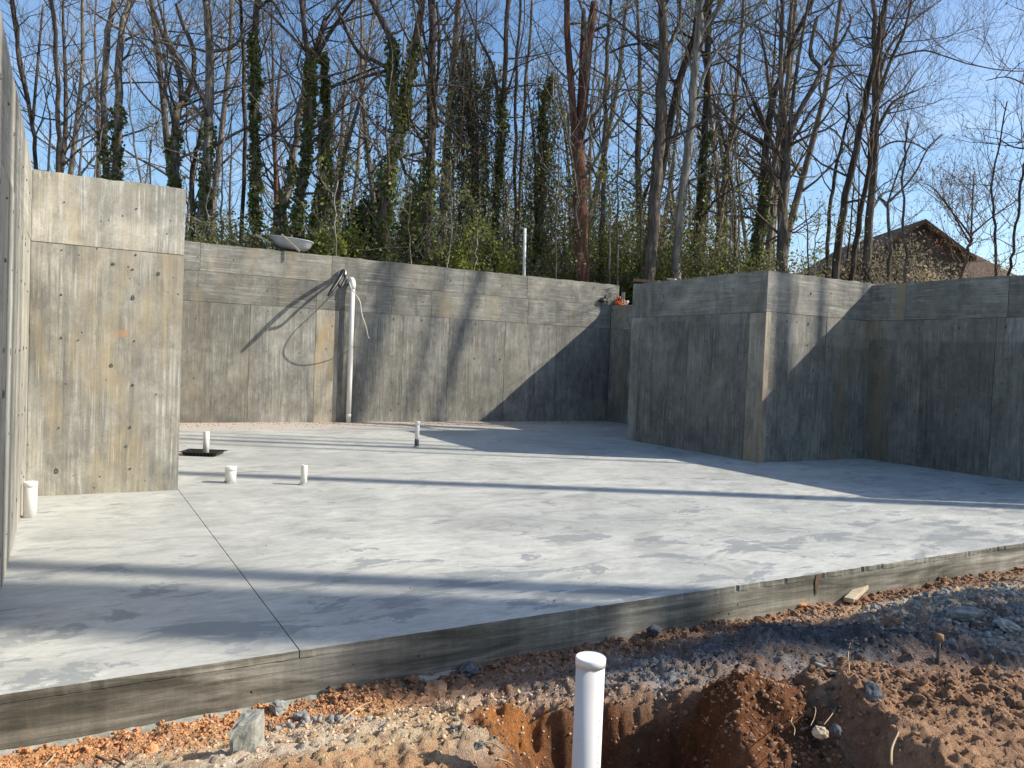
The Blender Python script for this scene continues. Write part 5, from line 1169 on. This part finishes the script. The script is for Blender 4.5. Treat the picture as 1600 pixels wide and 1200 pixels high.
bush('yellow_shrub', 'light green shrub behind the slim trunk right of the reddish tree', 'shrub', at(975, 430, 23.6)*np.array([1, 1, 0])+[0, 0, 3.0], 1.6, 1.2, 2.8, 4500, 'under_y', .05, 6)
bush('beech_shrub', 'low shrub with pale dry leaves above the left end of the right wall', 'shrub', at(1440, 432, 17.5)*np.array([1, 1, 0])+[0, 0, 2.9], 1.5, .9, .95, 1500, 'pale_leaf', .04, 7, stems=40)
bush('beech_shrub', 'pale-leaved shrub in front of the house right of the budding tree', 'shrub', at(1535, 425, 20)*np.array([1, 1, 0])+[0, 0, 2.9], 1.5, .9, 1.7, 1700, 'pale_leaf', .04, 8, stems=40)
bush('brown_shrub', 'brown tangle of brush hiding the lower middle of the house gable', 'shrub', at(1475, 420, 28)*np.array([1, 1, 0])+[0, 0, 2.9], 2.6, 1.2, 3.2, 3600, 'under_b', .034, 10, stems=170)
bush('brown_shrub', 'brown twiggy brush in front of the right wing of the house', 'shrub', at(1560, 420, 30)*np.array([1, 1, 0])+[0, 0, 2.9], 2.6, 1.2, 3.6, 3200, 'under_b', .034, 11, stems=170)
bush('brown_shrub', 'brown tangle of brush left of the house gable', 'shrub', at(1400, 420, 24)*np.array([1, 1, 0])+[0, 0, 2.9], 2.2, 1.3, 3.0, 5000, 'under_b', .04, 9, stems=110)
def brush(name, label_kind, n, gen, mat, leaf, seed, stems=0):
    rng = np.random.default_rng(seed); P = gen(rng, n); V, Fq = leaves_np(P, leaf, rng)
    o = link(name, mesh_np(name, V, [Fq]), M[mat]); tag(o, kind='stuff')
    return o
def brushgen(x0, x1, Y0, Y1, hmax, clump=140, hf=None):
    def f(rng, n):
        cx_ = rng.uniform(x0, x1, clump); cY = rng.uniform(Y0, Y1, clump); hh = hmax*(0.35+0.65*rng.random(clump))
        if hf is not None: hh = hh*hf(cx_)
        K = rng.integers(0, clump, n); r = 0.5+0.6*rng.random(clump)
        X_ = (cx_[K]-800)/F_PX*cY[K]+rng.normal(size=n)*r[K]; Y_ = cY[K]+rng.normal(size=n)*r[K]; Z_ = 2.9+np.abs(rng.random(n)**.9)*hh[K]*np.exp(-0.12*rng.random(n))
        return np.stack([X_, Y_, Z_], 1)
    return f
hfun = lambda x: np.interp(x, [0, 280, 300, 520, 700, 1000, 1120, 1250, 1300, 1600], [.6, .65, .8, .9, 1.4, 1.3, .95, .6, .55, .62])
brush('undergrowth', None, 60000, brushgen(-60, 1300, 24, 34, 3.4, 200, hfun), 'under_g', .06, 1)
brush('undergrowth', None, 22000, brushgen(300, 1240, 23.5, 27, 3.4, 90, hfun), 'under_y', .045, 2)
brush('undergrowth', None, 80000, brushgen(-60, 1700, 26, 42, 4.6, 260, hfun), 'under_b', .065, 3)
brush('undergrowth', None, 60000, brushgen(-60, 1250, 40, 60, 7.0, 190, hfun), 'under_g', .12, 4)
brush('undergrowth', None, 60000, brushgen(-200, 1850, 60, 90, 9, 200, hfun), 'under_b', .2, 5)
brush('undergrowth', None, 16000, brushgen(680, 1120, 26, 36, 6.5, 60), 'vine', .05, 6)
def frontgen(x0, x1, hmax, clump):
    def f(rng, n):
        cx_ = rng.uniform(x0, x1, clump); cY = np.interp(cx_, [0, 285, 943, 1250], [15.5, 16.4, 21.6, 20.0])+rng.uniform(1.6, 4.5, clump); hh = hmax*(.3+.7*rng.random(clump))
        K = rng.integers(0, clump, n); r = .3+.45*rng.random(clump)
        return np.stack([(cx_[K]-800)/F_PX*cY[K]+rng.normal(size=n)*r[K], cY[K]+rng.normal(size=n)*.3, 2.9+rng.random(n)**.8*hh[K]], 1)
    return f
brush('undergrowth', None, 15000, frontgen(300, 1240, 1.9, 70), 'under_y', .036, 11)
brush('undergrowth', None, 26000, frontgen(290, 1250, 2.3, 90), 'under_g', .042, 12)
brush('undergrowth', None, 24000, frontgen(290, 1250, 2.3, 90), 'under_b', .04, 13)
# tangle of stems in the brush
rng = np.random.default_rng(55); T = Tubes()
for i in range(2600):
    xx = rng.uniform(-40, 1640); Y_ = rng.uniform(23, 40); X_ = (xx-800)/F_PX*Y_; L = rng.uniform(1.2, 4.5)*float(hfun(xx)); d = np.array([rng.normal()*.35, rng.normal()*.3, 1.]); d /= np.linalg.norm(d)
    P = [np.array([X_, Y_, 2.9])]
    for j in range(4): d = d+rng.normal(size=3)*.18; d /= np.linalg.norm(d); P.append(P[-1]+d*L/4)
    T.add(P, np.linspace(rng.uniform(.008, .022), .005, 5), 3)
o = T.build('brush_stems', M['bark_grey']); tag(o, kind='stuff')
T = Tubes()
for i in range(330):      # thin bare saplings and far crowns, read as one mass
    xx = rng.uniform(-40, 1330); Y_ = rng.uniform(45, 75); X_ = (xx-800)/F_PX*Y_; hh = rng.uniform(3, 10); P = [np.array([X_, Y_, 3.])]; d = np.array([rng.normal()*.08, 0, 1.])
    for j in range(6): d = d+rng.normal(size=3)*.07; d /= np.linalg.norm(d); P.append(P[-1]+d*hh/6)
    T.add(P, np.linspace(rng.uniform(.02, .06), .008, 7), 3)
    for j in range(10):
        q = P[rng.integers(2, 6)]; e = q+np.array([rng.normal()*1.1, rng.normal()*.6, abs(rng.normal())*1.3]); T.add([q, (q+e)/2+rng.normal(size=3)*.12, e], [.010, .008, .004], 3)
o = T.build('far_woods', M['bark_brown']); tag(o, kind='stuff')

# ------------------------------------------------------------------ the house beyond the trees
HY = 46.0
M['siding'] = plain('brown siding', (0.10, 0.072, 0.052), .85, .2, .15, 3)
M['roof'] = plain('brown shingle roof', (0.13, 0.085, 0.06), .9, .15, .25, 20)
M['gable'] = plain('orange brown shingles', (0.15, 0.088, 0.052), .9, .15, .25, 20)
M['trim'] = plain('tan trim', (0.36, 0.31, 0.24), .8, .2, .1)
M['glass'] = plain('dark window glass', (0.03, 0.035, 0.04), .1, .6, .2)
ho = empty('gabled_house', tuple(at(1435, 430, HY)*np.array([1, 1, 0])+[0, 0, 3.0]), 0, 'brown gabled house half hidden by twigs at far right', 'house'); HO = np.array(ho.location)
xl = at(1335, 430, HY)[0]-HO[0]; xr = at(1512, 430, HY)[0]-HO[0]; x2 = at(1612, 430, HY)[0]-HO[0]
za = at(1435, 344, HY)[2]-3.0; zl = at(1335, 408, HY)[2]-3.0; zr = at(1500, 394, HY)[2]-3.0; zrg = at(1560, 397, HY+5.2)[2]-3.0
sl = (za-zl)/(-xl); zre = at(1512, 400, HY)[2]-3.0
def prism(name, outline, y0, y1, mat, parent):
    bm = bmesh.new(); a = [bm.verts.new((x, y0, z)) for x, z in outline]; b = [bm.verts.new((x, y1, z)) for x, z in outline]; bm.faces.new(a); bm.faces.new(b[::-1])
    for i in range(len(a)): bm.faces.new((a[i], b[i], b[(i+1) % len(a)], a[(i+1) % len(a)]))
    return bm_obj(name, bm, mat, parent)
prism('wall', [(xl+.35, -1), (xr-.35, -1), (xr-.35, zre+.1), (0, za-.3), (xl+.35, zl+.1)], 0.0, 11, M['siding'], ho)
rt = .18
prism('roof', [(xl-.2, zl-.12), (0, za), (xr+.2, zre-.12), (xr+.2, zre-.12-rt), (0, za-rt-.05), (xl-.2, zl-.12-rt)], -.5, 11.5, M['gable'], ho)
# lower wing whose eave side faces the camera
bm = bmesh.new(); A_ = [(xr-1.6, 1.2, zrg-2.1), (x2+.4, 1.2, zrg-2.1), (x2-.5, 5.2, zrg), (xr-2.2, 5.2, zrg)]
fr = [bm.verts.new(p) for p in A_]; bk = [bm.verts.new((p[0], p[1], p[2]-.15)) for p in A_]; bm.faces.new(fr); bm.faces.new(bk[::-1])
for i in range(4): bm.faces.new((fr[i], bk[i], bk[(i+1) % 4], fr[(i+1) % 4]))
bm_obj('roof', bm, M['roof'], ho)
bm = bmesh.new(); box_bm(bm, xr-.34, x2, 1.6, 9, -1, zrg-2.15); bm_obj('wall', bm, M['siding'], ho)
bm = bmesh.new(); box_bm(bm, xl+2.2, xl+3.5, -.05, .03, .9, 2.5); w_ = bm_obj('window', bm, M['trim'], ho)
bm = bmesh.new(); box_bm(bm, xl+2.32, xl+3.38, -.07, -.04, 1.02, 2.38); bm_obj('pane', bm, M['glass'], w_)
bm = bmesh.new(); box_bm(bm, xr+.8, xr+2.4, 1.54, 1.63, .7, 2.3); w_ = bm_obj('window', bm, M['trim'], ho)
bm = bmesh.new(); box_bm(bm, xr+.92, xr+2.28, 1.52, 1.55, .82, 2.18); bm_obj('pane', bm, M['glass'], w_)
T = Tubes(); T.add([(xl*.62, 3, zl), (xl*.62, 3, zl+1.9)], [.09, .09], 8); T.build('chimney_pipe', M['steel_d'], ho)
